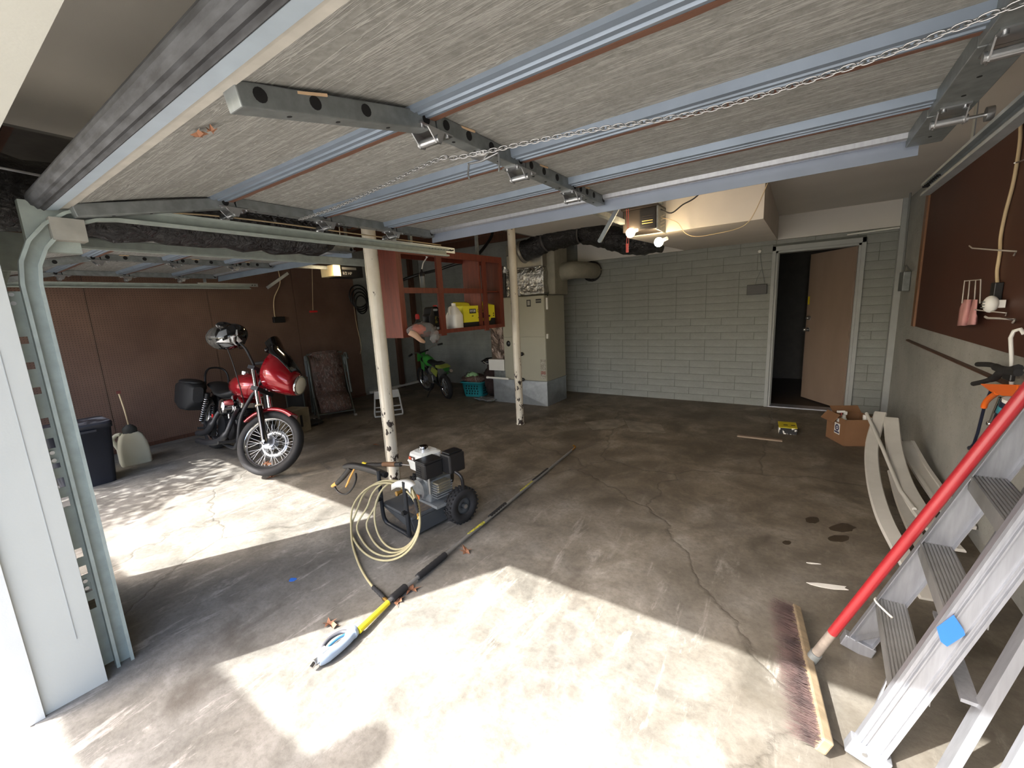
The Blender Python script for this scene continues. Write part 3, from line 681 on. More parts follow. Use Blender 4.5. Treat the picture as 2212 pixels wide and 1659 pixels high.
# ---------------------------------------------------------------- columns
def column(x, y, r, label, strip):
    T = thing('support_column', label, 'column', (x, y, 0))
    MB().cyl((0, 0, .012), (0, 0, CEIL-.012), r, n=28).build('pipe', CHIP, T)
    MB().b2(-r*1.3, r*1.3, -r*1.3, r*1.3, CEIL-.012, CEIL).build('top_plate', CHIP, T)
    MB().cyl((0, 0, 0), (0, 0, .012), r*1.12, n=28).build('base_collar', CHIP, T)
    if strip:
        a = math.radians(238)
        MB().box((r*1.02*math.cos(a), r*1.02*math.sin(a), 1.2), (.012, .028, 2.36), a).build('side_strip', CHIP, T)
    return T
CN, CFc = (-2.95, 2.33), (-2.955, 4.43)
column(*CN, .052, 'chipped white steel column behind the pressure washer', True)
column(*CFc, .049, 'chipped white steel column in front of the furnace', False)
# ---------------------------------------------------------------- furnace and ducts
FURM = M('beige_furnace_steel', (158, 156, 140), .5, .1, var=.06, scale=3)
FX0, FX1, FY0, FY1 = -3.86, -3.095, 5.42, 6.05
fu = thing('furnace', 'tall beige upright furnace standing on a galvanised base against the block wall', 'furnace', ((FX0+FX1)/2, (FY0+FY1)/2, 0)); off = fu.location
base = MB(off)
base.b2(FX0-.25, FX1, FY0, FY1, 0, .375); base = base.build('base_plenum', GALV, fu)
# cross-broken faces
cbx = MB(off); xm, zm = (FX0-.25+FX1)/2, .19
cbx.add([(FX0-.25, FY0-.001, .005), (FX1, FY0-.001, .005), (FX1, FY0-.001, .372), (FX0-.25, FY0-.001, .372), (xm, FY0-.016, zm)], [(0, 1, 4), (1, 2, 4), (2, 3, 4), (3, 0, 4)])
ym = (FY0+FY1)/2
cbx.add([(FX1+.001, FY0, .005), (FX1+.001, FY1, .005), (FX1+.001, FY1, .372), (FX1+.001, FY0, .372), (FX1+.014, ym, zm)], [(0, 1, 4), (1, 2, 4), (2, 3, 4), (3, 0, 4)])
cbx.build('cross_break', GALV, base)
MB(off).b2(FX0-.25, FX1+.012, FY0-.012, FY1, .372, .384).build('seam_flange', GALV, base)
cab = MB(off).b2(FX0, FX1, FY0+.006, FY1, .384, 1.67).build('cabinet', FURM, fu, .006)
for z0, z1 in ((.39, 1.055), (1.063, 1.665)): MB(off).b2(FX0+.004, FX1-.004, FY0-.004, FY0+.008, z0, z1).build('front_panel', FURM, cab, .004)
p = ony(1142, 655, FY0-.005); MB(off).b2(p.x-.035, p.x+.035, FY0-.008, FY0-.004, p.z-.05, p.z+.05).build('notice_plate', BLK, cab)
MB(off).b2(p.x-.02, p.x+.022, FY0-.010, FY0-.008, p.z-.03, p.z+.035).build('notice_print', M('grey_print2', (150, 148, 140), .6), cab)
p = ony(1163, 650, FY0-.005); MB(off).b2(p.x-.045, p.x+.045, FY0-.008, FY0-.004, p.z-.03, p.z+.03).build('name_plate', BLK, cab); MB(off).b2(p.x-.04, p.x+.04, FY0-.009, FY0-.008, p.z-.004, p.z+.004).build('name_print', FURM, cab)
LBL = M('grey_paper_label', (176, 172, 160), .8, var=.3, scale=60, c2=(120, 116, 106))
MB(off).b2(FX1-.10, FX1-.01, FY0-.007, FY0-.004, .43, .72).build('rating_label', LBL, cab)
for k in range(2): MB(off).b2(FX1-.095, FX1-.015, FY0-.009, FY0-.007, .50+k*.025, .512+k*.025).build('red_stripe', M('dull_red', (140, 60, 48), .7), cab)
MB(off).b2(FX1, FX1+.022, FY0+.05, FY0+.075, 1.46, 1.63).build('conduit_clip', WHT, cab); MB(off).b2(FX1, FX1+.02, FY0+.03, FY0+.07, 1.03, 1.10).build('switch', WHT, cab)
MB(off).tube([(FX1+.01, FY0+.1, 1.70), (FX1+.04, FY0+.03, 1.67), (FX1+.05, FY0+.02, 1.655)], .008).build('control_wire', BLK, cab)
for z in (.40, .80): MB(off).ell((FX1-.42, FY0-.03, z), (.035, .02, .028)).build('valve_knob', BLK, cab)
# supply plenum wrapped in foil, with the grey trunk behind
sp = thing('supply_plenum', 'foil wrapped supply plenum on top of the furnace with a grey trunk beside it', 'duct', ((FX0+FX1)/2, 5.7, 1.67)); off = sp.location
f = MB(off); rings = []
for i, (z, e) in enumerate(((1.675, .0), (1.70, .02), (1.85, .0), (2.0, .012), (2.08, -.01))):
    rings.append([(FX0+.28-e, FY0+.03-e, z), (FX1-.02+e, FY0+.03-e, z), (FX1-.02+e, FY0+.2, z), (FX0+.28-e, FY0+.2, z)])
f.loft(rings, True, False).build('foil_front', FOIL, sp, .012, subsurf=0)
MB(off).b2(FX0+.02, FX1+.10, FY0+.16, FY1-.05, 1.675, CEIL-.003).build('trunk', M('grey_mastic_duct', (140, 136, 122), .75, .1, var=.2, scale=10, bump=.3), sp, .015)
MB(off).b2(FX0+.1, FX1-.02, FY0+.03, FY0+.17, 2.08, 2.30).build('foil_head', M('dull_foil', (150, 146, 136), .4, .6, var=.2, bump=.4, bscale=30), sp, .02)
MB(off).tube([(FX1+.06, 5.85, 2.0), (FX1+.25, 5.85, 2.02), (FX1+.34, 6.05, 2.02), (FX1+.34, 6.5, 2.02)], [.13, .13, .125, .12], 16).build('branch_duct', M('grey_mastic_duct', (140, 136, 122)), sp)
MB(off).ring((FX1+.30, 6.45, 2.02), (0, 1, 0), [(.12, 0), (.16, 0), (.16, .04), (.12, .04)], 20).build('wall_collar', BLKFOIL, sp)
# black flexible duct from the plenum to the boxed chase
fd = thing('flexible_duct', 'black plastic flexible duct slung from the furnace plenum to the boxed soffit', 'duct', (-2.5, 5.3, 2.3)); off = fd.location
FYd = 5.32
ctr = [ony(1132, 543, FYd), ony(1160, 532, FYd), ony(1185, 520, FYd), ony(1215, 512, FYd), ony(1250, 502, FYd), ony(1290, 507, FYd), ony(1330, 517, FYd), ony(1370, 525, FYd), ony(1410, 520, FYd)]
ctr[-1] = V((-1.41, 5.32, ctr[-1].z)); cs = spline(ctr, 8)
rr = [.145*(1+.05*math.sin(i*1.1)+.03*math.sin(i*2.9)) for i in range(len(cs))]
for k in (14, 33): 
    for j in (-1, 0, 1): rr[k+j] *= .86
MB(off).tube(cs, rr, 20).build('sleeve', BLKFOIL, fd)
for k in (14, 33):
    d = (cs[k+1]-cs[k-1]).normalized()
    MB(off).ring(cs[k], d, [(.128, -.012), (.136, -.012), (.136, .012), (.128, .012)], 24).build('hanger_strap', M('grey_strap', (70, 68, 68), .6), fd)
    MB(off).b2(cs[k].x-.012, cs[k].x+.012, FYd-.002, FYd+.002, cs[k].z+.12, CEIL).build('strap_tail', MATS['grey_strap'], fd)
MB(off).ring(cs[0], (cs[1]-cs[0]).normalized(), [(.14, -.03), (.165, -.03), (.155, .02), (.14, .02)], 24).build('collar', M('dull_foil', (150, 146, 136)), fd)
# return drop: silver flex, brown reflecting foil box, white panel
rd = thing('return_duct', 'silver flexible duct and foil covered return box beside the furnace', 'duct', (-4.2, 5.6, 0)); off = rd.location
RX0, RX1 = FX0-.30, FX0-.01
cpts = [ony(1094, 575, 5.6), ony(1096, 620, 5.6), ony(1100, 680, 5.6), ony(1106, 740, 5.6), ony(1110, 790, 5.6)]
MB(off).tube(spline(cpts, 10), [.075*(1+.06*math.sin(i*2.4)) for i in range(41)], 16).build('silver_flex', FOIL, rd)
MB(off).b2(RX0, RX1, FY0+.06, FY1, .70, 1.27).build('foil_box', FOILB, rd, .01)
MB(off).b2(RX0-.02, RX1, FY0-.01, FY1, .52, .70).build('white_filter_box', WHT, rd, .005)
MB(off).b2(RX0+.02, RX1, FY0+.08, FY1, .376, .52).build('lower_box', GALVD, rd)
q = onx(1057, 826, -4.19); 
pv = thing('drain_pipe', 'white drain pipe poking out beside the furnace base', 'pipe', (-4.2, FY0-.06, .385))
MB(pv.location).cyl((FX0-.33, FY0-.05, .405), (FX0+.1, FY0-.05, .40), .018, n=12).build('pipe', WHT, pv)
MB(pv.location).cyl((FX0-.34, FY0-.05, .405), (FX0-.31, FY0-.05, .405), .022, n=12).build('pipe_end', WHT, pv)
pv2 = thing('line_set', 'black insulated pipe running down beside the silver flexible duct', 'pipe', (-4.1, 5.5, .8))
MB(pv2.location).tube(spline([ony(1090, 590, 5.48), ony(1093, 660, 5.48), ony(1100, 725, 5.47), ony(1108, 765, 5.46), ony(1116, 785, 5.44)], 8), .022, 10).build('insulation', BLK, pv2)
MB(pv2.location).ell(ony(1100, 742, 5.44), (.05, .045, .055)).build('elbow', BLK, pv2)
# ---------------------------------------------------------------- hanging open cabinet
KX0, KX1, KY0, KY1, KZ0, KZ1 = -3.235, -2.985, 2.60, 4.21, 1.285, 2.10
kc = thing('hanging_cabinet', 'red-brown open face-frame cabinet hanging between the two white columns', 'cabinet', ((KX0+KX1)/2, (KY0+KY1)/2, KZ0)); off = kc.location
MB(off).b2(KX0, KX1, KY0, KY0+.018, KZ0, KZ1).build('end_panel', REDWOOD, kc)
MB(off).b2(KX0, KX1, KY1-.018, KY1, KZ0, KZ1).build('end_panel', REDWOOD, kc)
MB(off).b2(KX0, KX1, KY0+.018, KY1-.018, KZ0, KZ0+.018).build('bottom_shelf', REDWOOD, kc)
MB(off).b2(KX0, KX1, KY0+.018, KY1-.018, KZ1-.018, KZ1).build('top_board', REDWOOD, kc)
MB(off).b2(KX0+.01, KX1-.02, KY0+.018, KY1-.018, 1.70, 1.715).build('middle_shelf', REDWOOD, kc)
for x in (KX0, KX1):
    t = .018; xa, xb = (x, x+t) if x == KX0 else (x, x+t)
    MB(off).b2(xa, xb, KY0, KY0+.06, KZ0, KZ1).build('frame_stile', REDWOOD, kc); MB(off).b2(xa, xb, KY1-.06, KY1, KZ0, KZ1).build('frame_stile', REDWOOD, kc)
    MB(off).b2(xa, xb, KY0+.06, KY1-.06, KZ1-.07, KZ1).build('frame_rail', REDWOOD, kc); MB(off).b2(xa, xb, KY0+.06, KY1-.06, KZ0, KZ0+.04).build('frame_rail', REDWOOD, kc)
    if x == KX1:
        for px, w in ((950, .05), (1046, .045)):
            y = onx(px, 640, KX1).y; MB(off).b2(xa, xb+.004, y-w/2-.012, y+w/2+.012, KZ0-.02, KZ1-.05).build('frame_mullion', REDWOOD, kc)
        MB(off).b2(xa, xb, KY0+.06, KY1-.40, 1.685, 1.735).build('frame_rail', REDWOOD, kc)
        MB(off).b2(KX0+.01, KX1, KY1-.42, KY1-.40, KZ0, KZ1).build('divider', REDWOOD, kc)
for y in (KY0+.3, KY1-.3): MB(off).b2(KX0+.12, KX0+.15, y, y+.03, KZ1, CEILL if False else CEIL).build('hanger_strap', GALVD, kc)
SH = KZ0+.018     # shelf surface
def shelf_y(px, X): return onx(px, 690, X).y
# yellow tool box
XB = -3.03
ya, yb = onx(1008, 660, XB).y, onx(1068, 660, XB).y
YB = M('yellow_print_carton', (214, 206, 40), .6, var=.04)
yx = thing('tool_carton', 'bright yellow and black power tool carton on the cabinet shelf', 'box', (XB-.09, (ya+yb)/2, SH)); off = yx.location
HB = .25
cb_ = MB(off).b2(XB-.18, XB, ya-.06, yb, SH, SH+HB).build('carton', YB, yx, .002)
MB(off).b2(XB, XB+.001, ya-.06, yb, SH, SH+.07).build('black_band', BLK, cb_); MB(off).b2(XB-.18, XB, ya-.0615, ya-.06, SH, SH+.07).build('black_band', BLK, cb_)
MB(off).prism([(0, 0), (.10, 0), (.10, .03), (.02, .03)], (XB+.001, yb-.10, SH+.07), (0, 1, 0), (0, 0, 1), .002).build('black_band', BLK, cb_)
w = yb-ya
MB(off).b2(XB, XB+.001, ya+.04, ya+.155, SH+HB-.085, SH+HB-.035).build('logo_block', BLK, cb_)
text('RYOBI', .040, (XB+.0015, ya+.098, SH+HB-.06), (0, 1, 0), (0, 0, 1), M('pale_print', (230, 228, 220), .6) if False else WHT, cb_, off=off, sx=.85)
text('ONE+', .050, (XB+.0015, ya+.235, SH+HB-.06), (0, 1, 0), (0, 0, 1), BLK, cb_, off=off, sx=.9)
text('18V', .022, (XB+.0015, ya+.09, SH+HB-.115), (0, 1, 0), (0, 0, 1), BLK, cb_, off=off)
MB(off).prism([(-.09, -.02), (-.04, .03), (-.03, .0), (0, .035), (.02, .05), (.03, .01), (.14, .012), (.15, .0), (.14, -.012), (.03, -.014), (-.02, -.025), (-.05, -.005)], (XB+.001, ya+.27, SH+.125), (0, 1, 0), (0, 0, 1), .002).build('saw_print', BLK, cb_)
for k in range(2): MB(off).prism([(-.012, 0), (.012, 0), (0, .02)], (XB+.001, yb-.03, SH+.12+k*.025), (0, 1, 0), (0, 0, 1), .002).build('arrow_print', BLK, cb_)
MB(off).add([(XB-.18, ya, SH+HB), (XB-.02, yb, SH+HB), (XB-.02, yb, SH+HB+.003), (XB-.2, yb+.02, SH+HB+.05), (XB-.2, ya, SH+HB+.05)], [(0, 1, 2, 3, 4)]).build('flap', YB, cb_)
# translucent gallon jug
def jug(o, s, parent_label, cat, mat, cap, name, group=None, rot=0):
    T = thing(name, parent_label, cat, o, (0, 0, rot))
    R = lambda w, d, z, r: [(x, y, z) for x, y in rrect(w, d, r, 3)]
    b = MB(); b.loft([R(.13*s, .13*s, .0, .03*s), R(.15*s, .15*s, .008*s, .035*s), R(.15*s, .15*s, .15*s, .035*s), R(.145*s, .145*s, .165*s, .04*s), R(.09*s, .09*s, .225*s, .035*s), R(.05*s, .05*s, .25*s, .022*s), R(.04*s, .04*s, .262*s, .019*s)])
    body = b.build('body', mat, T)
    h = MB().tube(spline([(0, -.03*s, .24*s), (0, -.065*s, .235*s), (0, -.078*s, .20*s), (0, -.07*s, .165*s)], 5), [.013*s]*16, 8).build('handle', mat, T)
    MB().cyl((0, 0, .258*s), (0, 0, .283*s), .023*s, n=18).build('cap', cap, T)
    return T
MILK = M('milky_plastic', (214, 212, 204), .4, var=.05, scale=4)
yj = onx(985, 690, -3.03).y
jug((-3.05, yj, SH), 1.0, 'milky gallon jug with white cap standing on the cabinet shelf', 'jug', MILK, WHT, 'gallon_jug')
# black oil jug
yo = onx(938, 690, -3.05).y
oj = thing('oil_jug', 'flat black oil jug with printed label and red cap on the cabinet shelf', 'jug', (-3.08, yo, SH)); off = oj.location
b = MB().prism([(-.085, 0), (.085, 0), (.085, .17), (.07, .185), (.06, .24), (.035, .255), (-.03, .255), (-.055, .24), (-.07, .185), (-.085, .17)], (0, 0, 0), (0, 1, 0), (0, 0, 1), .11).build('body', BLK, oj, .012)
for k in range(3): MB().b2(.0555, .057, -.07+k*.016, -.064+k*.016, .02, .16).build('rib', BLKM, b)
MB().prism(rrect(.06, .022, .009), (.0558, 0, .222), (0, 1, 0), (0, 0, 1), .002).build('grip_opening', M('grey_beyond', (150, 152, 150), .8), b)
MB().b2(.0555, .0565, -.015, .08, .02, .16).build('label', M('oil_label', (120, 104, 44), .5, c2=(20, 20, 20), scale=26, lo=.45, hi=.55), b)
MB().b2(.0566, .0572, .0, .035, .025, .05).build('barcode_print', WHT, b)
MB().cyl((0, .055, .235), (0, .055, .27), .02, n=14).build('cap', M('red_plastic', (196, 30, 30), .45), oj)
sb = thing('spray_bottle', 'small dark bottle with a red cap behind the clear bag', 'bottle', (-3.12, onx(905, 690, -3.1).y, SH))
MB().lathe([(.04, 0), (.042, .01), (.042, .09), (.018, .125), (.018, .14)], n=16).build('body', BLK, sb); MB().lathe([(.02, .14), (.022, .17), (.015, .19)], n=14).build('cap', M('red_plastic'), sb)
sk = thing('tool_case', 'low dark tool case at the left of the cabinet shelf', 'case', (-3.1, onx(893, 700, -3.1).y+.02, SH)); MB().b2(-.06, .06, -.09, .09, 0, .07).build('case', BLK, sk, .01); MB().b2(.058, .066, -.03, .03, .03, .05).build('latch', STEEL, sk)
# clear bag with orange things hanging over the frame
bg_ = thing('plastic_bag', 'clear plastic bag with orange contents and a glove draped over the cabinet edge', 'bag', (-3.0, KY0+.28, KZ0+.0)); off = bg_.location
CLEAR = M('clear_film', (226, 226, 226), .12, var=.02, trans=.85, ior=1.12)
def blob(c, r, seed, amp=.25, nu=14, nv=9):
    rnd = random.Random(seed); m = MB(); m.ell(c, r, nu=nu, nv=nv); cc = V(c)
    m.v = [cc+(p-cc)*(1+rnd.uniform(-amp, amp)) for p in m.v]; return m
y0 = onx(905, 710, -2.96).y-V(off).y
bm_ = blob((.06, y0+.02, .06), (.06, .17, .07), 3, .16); bm_.build('film', CLEAR, bg_)
blob((.05, y0-.03, .06), (.035, .085, .042), 5, .2).build('orange_cloth', M('orange_cloth', (236, 104, 66), .6), bg_)
blob((.07, y0+.17, .0), (.03, .06, .07), 8, .3).build('film', CLEAR, bg_)
MB().tube(spline([(.06, y0-.14, .05), (.09, y0-.10, .02), (.10, y0-.05, -.03), (.10, y0-.0, -.055)], 5), [.028, .03, .03, .03, .03, .03, .028, .026, .024, .022, .02, .02, .018, .016, .014, .01], 8).build('glove', M('tan_leather', (196, 160, 134), .8, var=.2), bg_)
# grease gun and hanging cable seen through the cabinet
gg = thing('caulk_tube', 'grey cartridge gun with a thin nozzle standing on the middle shelf', 'tool', (-3.1, onx(910, 560, -3.1).y, 1.715))
yg = onx(911, 600, -3.1).y; gg.location = (-3.10, onx(912, 600, -3.1).y, 1.715)
MB().cyl((0, 0, 0), (0, 0, .14), .025, n=16).build('barrel', M('grey_plastic', (120, 124, 126), .5), gg); MB().lathe([(.027, .14), (.027, .17), (.01, .19), (.008, .21)], n=14).build('head', BLK, gg)
MB().tube([(0, 0, .2), (0, .03, .27), (0, .09, .33)], .006, 8).ell((0, .09, .335), (.012, .012, .012)).build('nozzle', WHT, gg)
bh = tag(MB((-3.6, 4.6, 1.9)).tube(spline([V((LEFT+.02, 5.3, 1.75)), ony(845, 620, 4.9), ony(870, 605, 4.7), ony(905, 593, 4.8), ony(945, 583, 4.8), ony(985, 570, 4.9), ony(1020, 562, 5.0), V((-3.9, 5.3, CEIL+.1)), V((-3.9, 5.3, CEILL-.05))], 8), .022, 10).build('hanging_cable', BLK), 'thick black cable sagging behind the hanging cabinet', 'cable'); bh.location = (-3.6, 4.6, 1.9)
# ---------------------------------------------------------------- wheels shared by both bikes
def wheel(parent, c, R, w, xf, rimw=.035, spokes=36, disc=0, mats=None, off=(0, 0, 0)):
    """xf maps bike coordinates; wheel axis is local Y"""
    ax = (xf(V(c)+V((0, 1, 0)))-xf(V(c))).normalized(); C0 = xf(V(c)); t = w
    wh = MB().ring(C0, ax, [(R-.078*R/.33, -t*.36), (R-.04, -t*.5), (R-.018, -t*.44), (R, -t*.18), (R, t*.18), (R-.018, t*.44), (R-.04, t*.5), (R-.078*R/.33, t*.36)], 44).build('tyre', RUB, parent)
    ri = R-.072*R/.33
    MB().ring(C0, ax, [(ri+.012, -t*.38), (ri+.014, -t*.33), (ri-.012, -t*.2), (ri-.012, t*.2), (ri+.014, t*.33), (ri+.012, t*.38), (ri-.004, t*.36), (ri-.024, t*.16), (ri-.024, -t*.16), (ri-.004, -t*.36)], 44).build('rim', CHR, wh)
    u, wv = perp(ax); sp = MB()
    for k in range(spokes):
        a = 2*math.pi*k/spokes; s = 1 if k % 2 else -1; a2 = a+(.5 if (k//2) % 2 else -.5)
        p0 = C0+(u*math.cos(a2)+wv*math.sin(a2))*.045+ax*s*t*.35; p1 = C0+(u*math.cos(a)+wv*math.sin(a))*(ri-.012)
        sp.tube([p0, p1], .0022, 5)
    sp.build('spokes', STEEL, wh)
    MB().cyl(C0-ax*t*.5, C0+ax*t*.5, .035, n=16).cyl(C0-ax*t*.40, C0-ax*t*.36, .062, n=20).cyl(C0+ax*t*.36, C0+ax*t*.40, .062, n=20).build('hub', ALU, wh)
    if disc:
        d = MB().ring(C0+ax*disc, ax, [(.085, -.003), (.146, -.003), (.146, .003), (.085, .003)], 36).build('brake_disc', STEEL, wh)
        for k in range(18):
            a = 2*math.pi*k/18; q = C0+ax*disc+(u*math.cos(a)+wv*math.sin(a))*(.105 if k % 2 else .127)
            MB().cyl(q-ax*.0036, q+ax*.0036, .006, n=8).build('disc_hole', DARK, d)
        MB().cyl(C0, C0+ax*disc, .05, n=16).build('disc_carrier', ALU, wh)
    return wh
# ---------------------------------------------------------------- red cruiser motorcycle
MRED = M('candy_red_paint', (150, 16, 30), .22, .25, var=.1, coat=1.0); MBLK = M('satin_black_pipe', (44, 46, 50), .4, .3, var=.3); GLB = M('gloss_black', (14, 14, 17), .12, .0, var=.1, coat=1)
LEATH = M('black_leather', (30, 31, 33), .6, var=.3, bump=.3, bscale=90)
fc = onz(575, 1030); rc = V((-5.86, 1.955, 0)); hd = fc-rc; yaw = math.atan2(hd.y, hd.x)
mo = thing('motorcycle', 'red cruiser motorcycle with a small fairing and spoked front wheel, parked by the pegboard wall', 'motorcycle', rc+V((.03, .03, 0)), (math.radians(-11), 0, yaw))
I = lambda p: V(p)
RA = math.radians(29); AX = V((-math.sin(RA), 0, math.cos(RA))); HP = V((1.335, 0, .90))
RS = Matrix.Rotation(math.radians(40), 3, AX)
S = lambda p: HP+RS@(V(p)-HP)
FA = V((1.625, 0, .328))
wheel(mo, FA, .318, .10, S, spokes=40, disc=.062)
wheel(mo, (0, 0, .32), .32, .14, I, spokes=24)
for sy in (-1, 1):
    y = .098*sy; a = FA+V((0, y, 0)); 
    f = MB().tube([S(a+AX*-.03), S(a+AX*.02), S(a+AX*.36)], [.022, .03, .03], 14).build('fork_slider', GLB, mo)
    MB().tube([S(a+AX*.36), S(a+AX*.375)], .035, 14).build('fork_seal', M('cream_seal', (180, 170, 150), .5), f)
    MB().tube([S(a+AX*.37), S(a+AX*.80)], .0235, 14).build('fork_tube', CHR, mo)
MB().tube([S(FA+V((0, -.125, 0))), S(FA+V((0, .125, 0)))], .013, 12).build('axle', STEEL, mo)
MB().box(S(FA+AX*.55), (.07, .27, .04), RS).box(S(FA+AX*.78), (.07, .27, .035), RS).build('triple_clamp', MBLK, mo)
# front fender
rings = []
for i in range(15):
    a = math.radians(64+6.4*i); d = V((math.cos(a), 0, math.sin(a)))
    rings.append([S(FA+d*.336+V((0, -.072, 0))-d*.03), S(FA+d*.344+V((0, -.055, 0))), S(FA+d*.352), S(FA+d*.344+V((0, .055, 0))), S(FA+d*.336+V((0, .072, 0))-d*.03), S(FA+d*.339+V((0, .05, 0))), S(FA+d*.344), S(FA+d*.339+V((0, -.05, 0)))])
MB().loft(rings).build('front_fender', MRED, mo)
# quarter fairing: lofted from a wide rear rim to the headlight
def fr(x, w, zt, zb, zc, a0, a1, n=12, push=0):
    out = []
    for i in range(n+1):
        a = math.radians(a0+(a1-a0)*i/n); c, s_ = math.cos(a), math.sin(a)
        out.append(V((x, (w+push)*c, zc+(zt+push if s_ > 0 else zb+push)*s_)))
    return out
FO = V((1.44, 0, 1.00))
secs = [(-.02, .235, .27, .17, 0.0), (.07, .225, .235, .165, -.01), (.15, .195, .18, .15, -.03), (.22, .15, .12, .125, -.05), (.27, .115, .095, .105, -.06)]
lo = MB(); rg = []
for x, w, zt, zb, zc in secs: rg.append([S(FO+p) for p in fr(x, w, zt, zb, zc, 0, 360, 27)[:-1]])
fa = lo.loft(rg, caps=False).build('fairing', MRED, mo)
m = fa.modifiers.new('solid', 'SOLIDIFY'); m.thickness = .006
rg = []
for x, w, zt, zb, zc in [(-.13, .20, .34, .2, .06)]+[(a, b, c, d, e) for a, b, c, d, e in secs[:4]]: rg.append([S(FO+p) for p in fr(x, w, zt, zb, zc, 38, 142, 14, .006)])
ws = MB(); n = 15
vs = [p for r_ in rg for p in r_]; ws.add(vs, [(i*n+k, i*n+k+1, (i+1)*n+k+1, (i+1)*n+k) for i in range(4) for k in range(n-1)], True)
ws = ws.build('windscreen', GLB, mo); m = ws.modifiers.new('solid', 'SOLIDIFY'); m.thickness = .005
hx = S(FO+V((.275, 0, -.06))); hdv = (S(FO+V((1, 0, 0)))-S(FO)).normalized()
hl = MB().lathe([(.098, -.05), (.104, .0), (.098, .012), (.09, .012)], hx, hdv, 24).build('headlight', CHR, mo)
MB().lathe([(.092, .008), (.075, .02), (.04, .028), (.001, .03)], hx, hdv, 24).build('headlight_lens', M('glass_lens', (226, 220, 200), .12, .3, var=.1), hl)
# handlebars
for sy in (-1, 1):
    pts = [S(V((1.27, .05*sy, .98))), S(V((1.235, .17*sy, 1.09))), S(V((1.19, .25*sy, 1.17))), S(V((1.12, .30*sy, 1.20))), S(V((1.00, .34*sy, 1.185)))]
    MB().tube(spline(pts, 6), .0125, 10).build('handlebar', MBLK, mo)
    g0, g1 = S(V((1.03, .333*sy, 1.187))), S(V((.92, .362*sy, 1.165)))
    MB().tube([g0, g1], .019, 12).build('grip', RUB, mo)
    MB().tube([g0+V((.02, 0, -.005)), g0+V((.06, .02*sy, -.01)), g1+V((.07, .03*sy, -.012))], .006, 8).build('lever', GLB, mo)
    st = S(V((1.06, .31*sy, 1.20))); MB().tube([st, st+V((.01, .03*sy, .09))], .006, 8).build('mirror_stem', BLKM, mo)
    MB().ell(st+V((.01, .045*sy, .125)), (.022, .075, .042)).build('mirror', GLB, mo)
MB().tube(spline([S(V((1.03, -.33, 1.18))), S(V((1.1, -.22, 1.02))), S(V((1.2, -.12, .8))), V((1.1, -.08, .65))], 6), .005, 6).tube(spline([S(V((1.03, .33, 1.18))), S(V((1.14, .2, 1.0))), S(V((1.25, .1, .75)))], 6), .005, 6).build('control_cables', BLK, mo)
# frame, tank, seat
MB().tube(spline([(1.30, 0, .93), (1.16, -.12, .56), (1.10, -.13, .25), (.9, -.13, .18), (.3, -.13, .22), (.0, -.12, .32)], 6), .019, 10).tube(spline([(1.30, 0, .93), (1.16, .12, .56), (1.10, .13, .25), (.9, .13, .18), (.3, .13, .22), (.0, .12, .32)], 6), .019, 10).tube([(1.30, 0, .93), (.6, 0, .70), (.15, 0, .62)], .022, 10).build('frame', MBLK, mo)
rings = []
for x, w, zt, zb in ((.70, .04, .83, .77), (.75, .11, .89, .74), (.86, .165, .955, .705), (1.0, .185, .985, .70), (1.14, .17, .98, .715), (1.25, .11, .95, .77), (1.29, .03, .91, .84)):
    zc = (zt+zb)/2; rings.append([(x, w*math.cos(a), zc+(zt-zb)/2*math.sin(a)) for a in [2*math.pi*k/20 for k in range(20)]])
MB().loft(rings).build('fuel_tank', MRED, mo)
MB().cyl((1.0, -.06, .96), (1.0, -.06, .995), .035, n=16).build('filler_cap', CHR, mo)
rings = []
for x, w, zt, zb in ((-.12, .08, .80, .76), (-.02, .12, .82, .73), (.15, .13, .80, .70), (.32, .15, .745, .66), (.5, .15, .74, .65), (.62, .11, .77, .68), (.68, .05, .78, .72)):
    zc = (zt+zb)/2; rings.append([(x, w*math.cos(a), zc+(zt-zb)/2*math.sin(a)) for a in [2*math.pi*k/16 for k in range(16)]])
MB().loft(rings).build('seat', LEATH, mo)
MB().tube(spline([(-.05, -.12, .72), (-.10, -.12, .88), (-.14, -.08, .96), (-.15, 0, .98), (-.14, .08, .96), (-.10, .12, .88), (-.05, .12, .72)], 5), .012, 8).build('sissy_bar', BLKM, mo)
rings = []
for i in range(13):
    a = math.radians(35+10.5*i); d = V((math.cos(a), 0, math.sin(a))); c0 = V((0, 0, .33))
    rings.append([c0+d*.36+V((0, -.095, 0))-d*.05, c0+d*.385+V((0, -.07, 0)), c0+d*.395, c0+d*.385+V((0, .07, 0)), c0+d*.36+V((0, .095, 0))-d*.05, c0+d*.375+V((0, .06, 0)), c0+d*.385, c0+d*.375+V((0, -.06, 0))])
MB().loft(rings).build('rear_fender', GLB, mo)
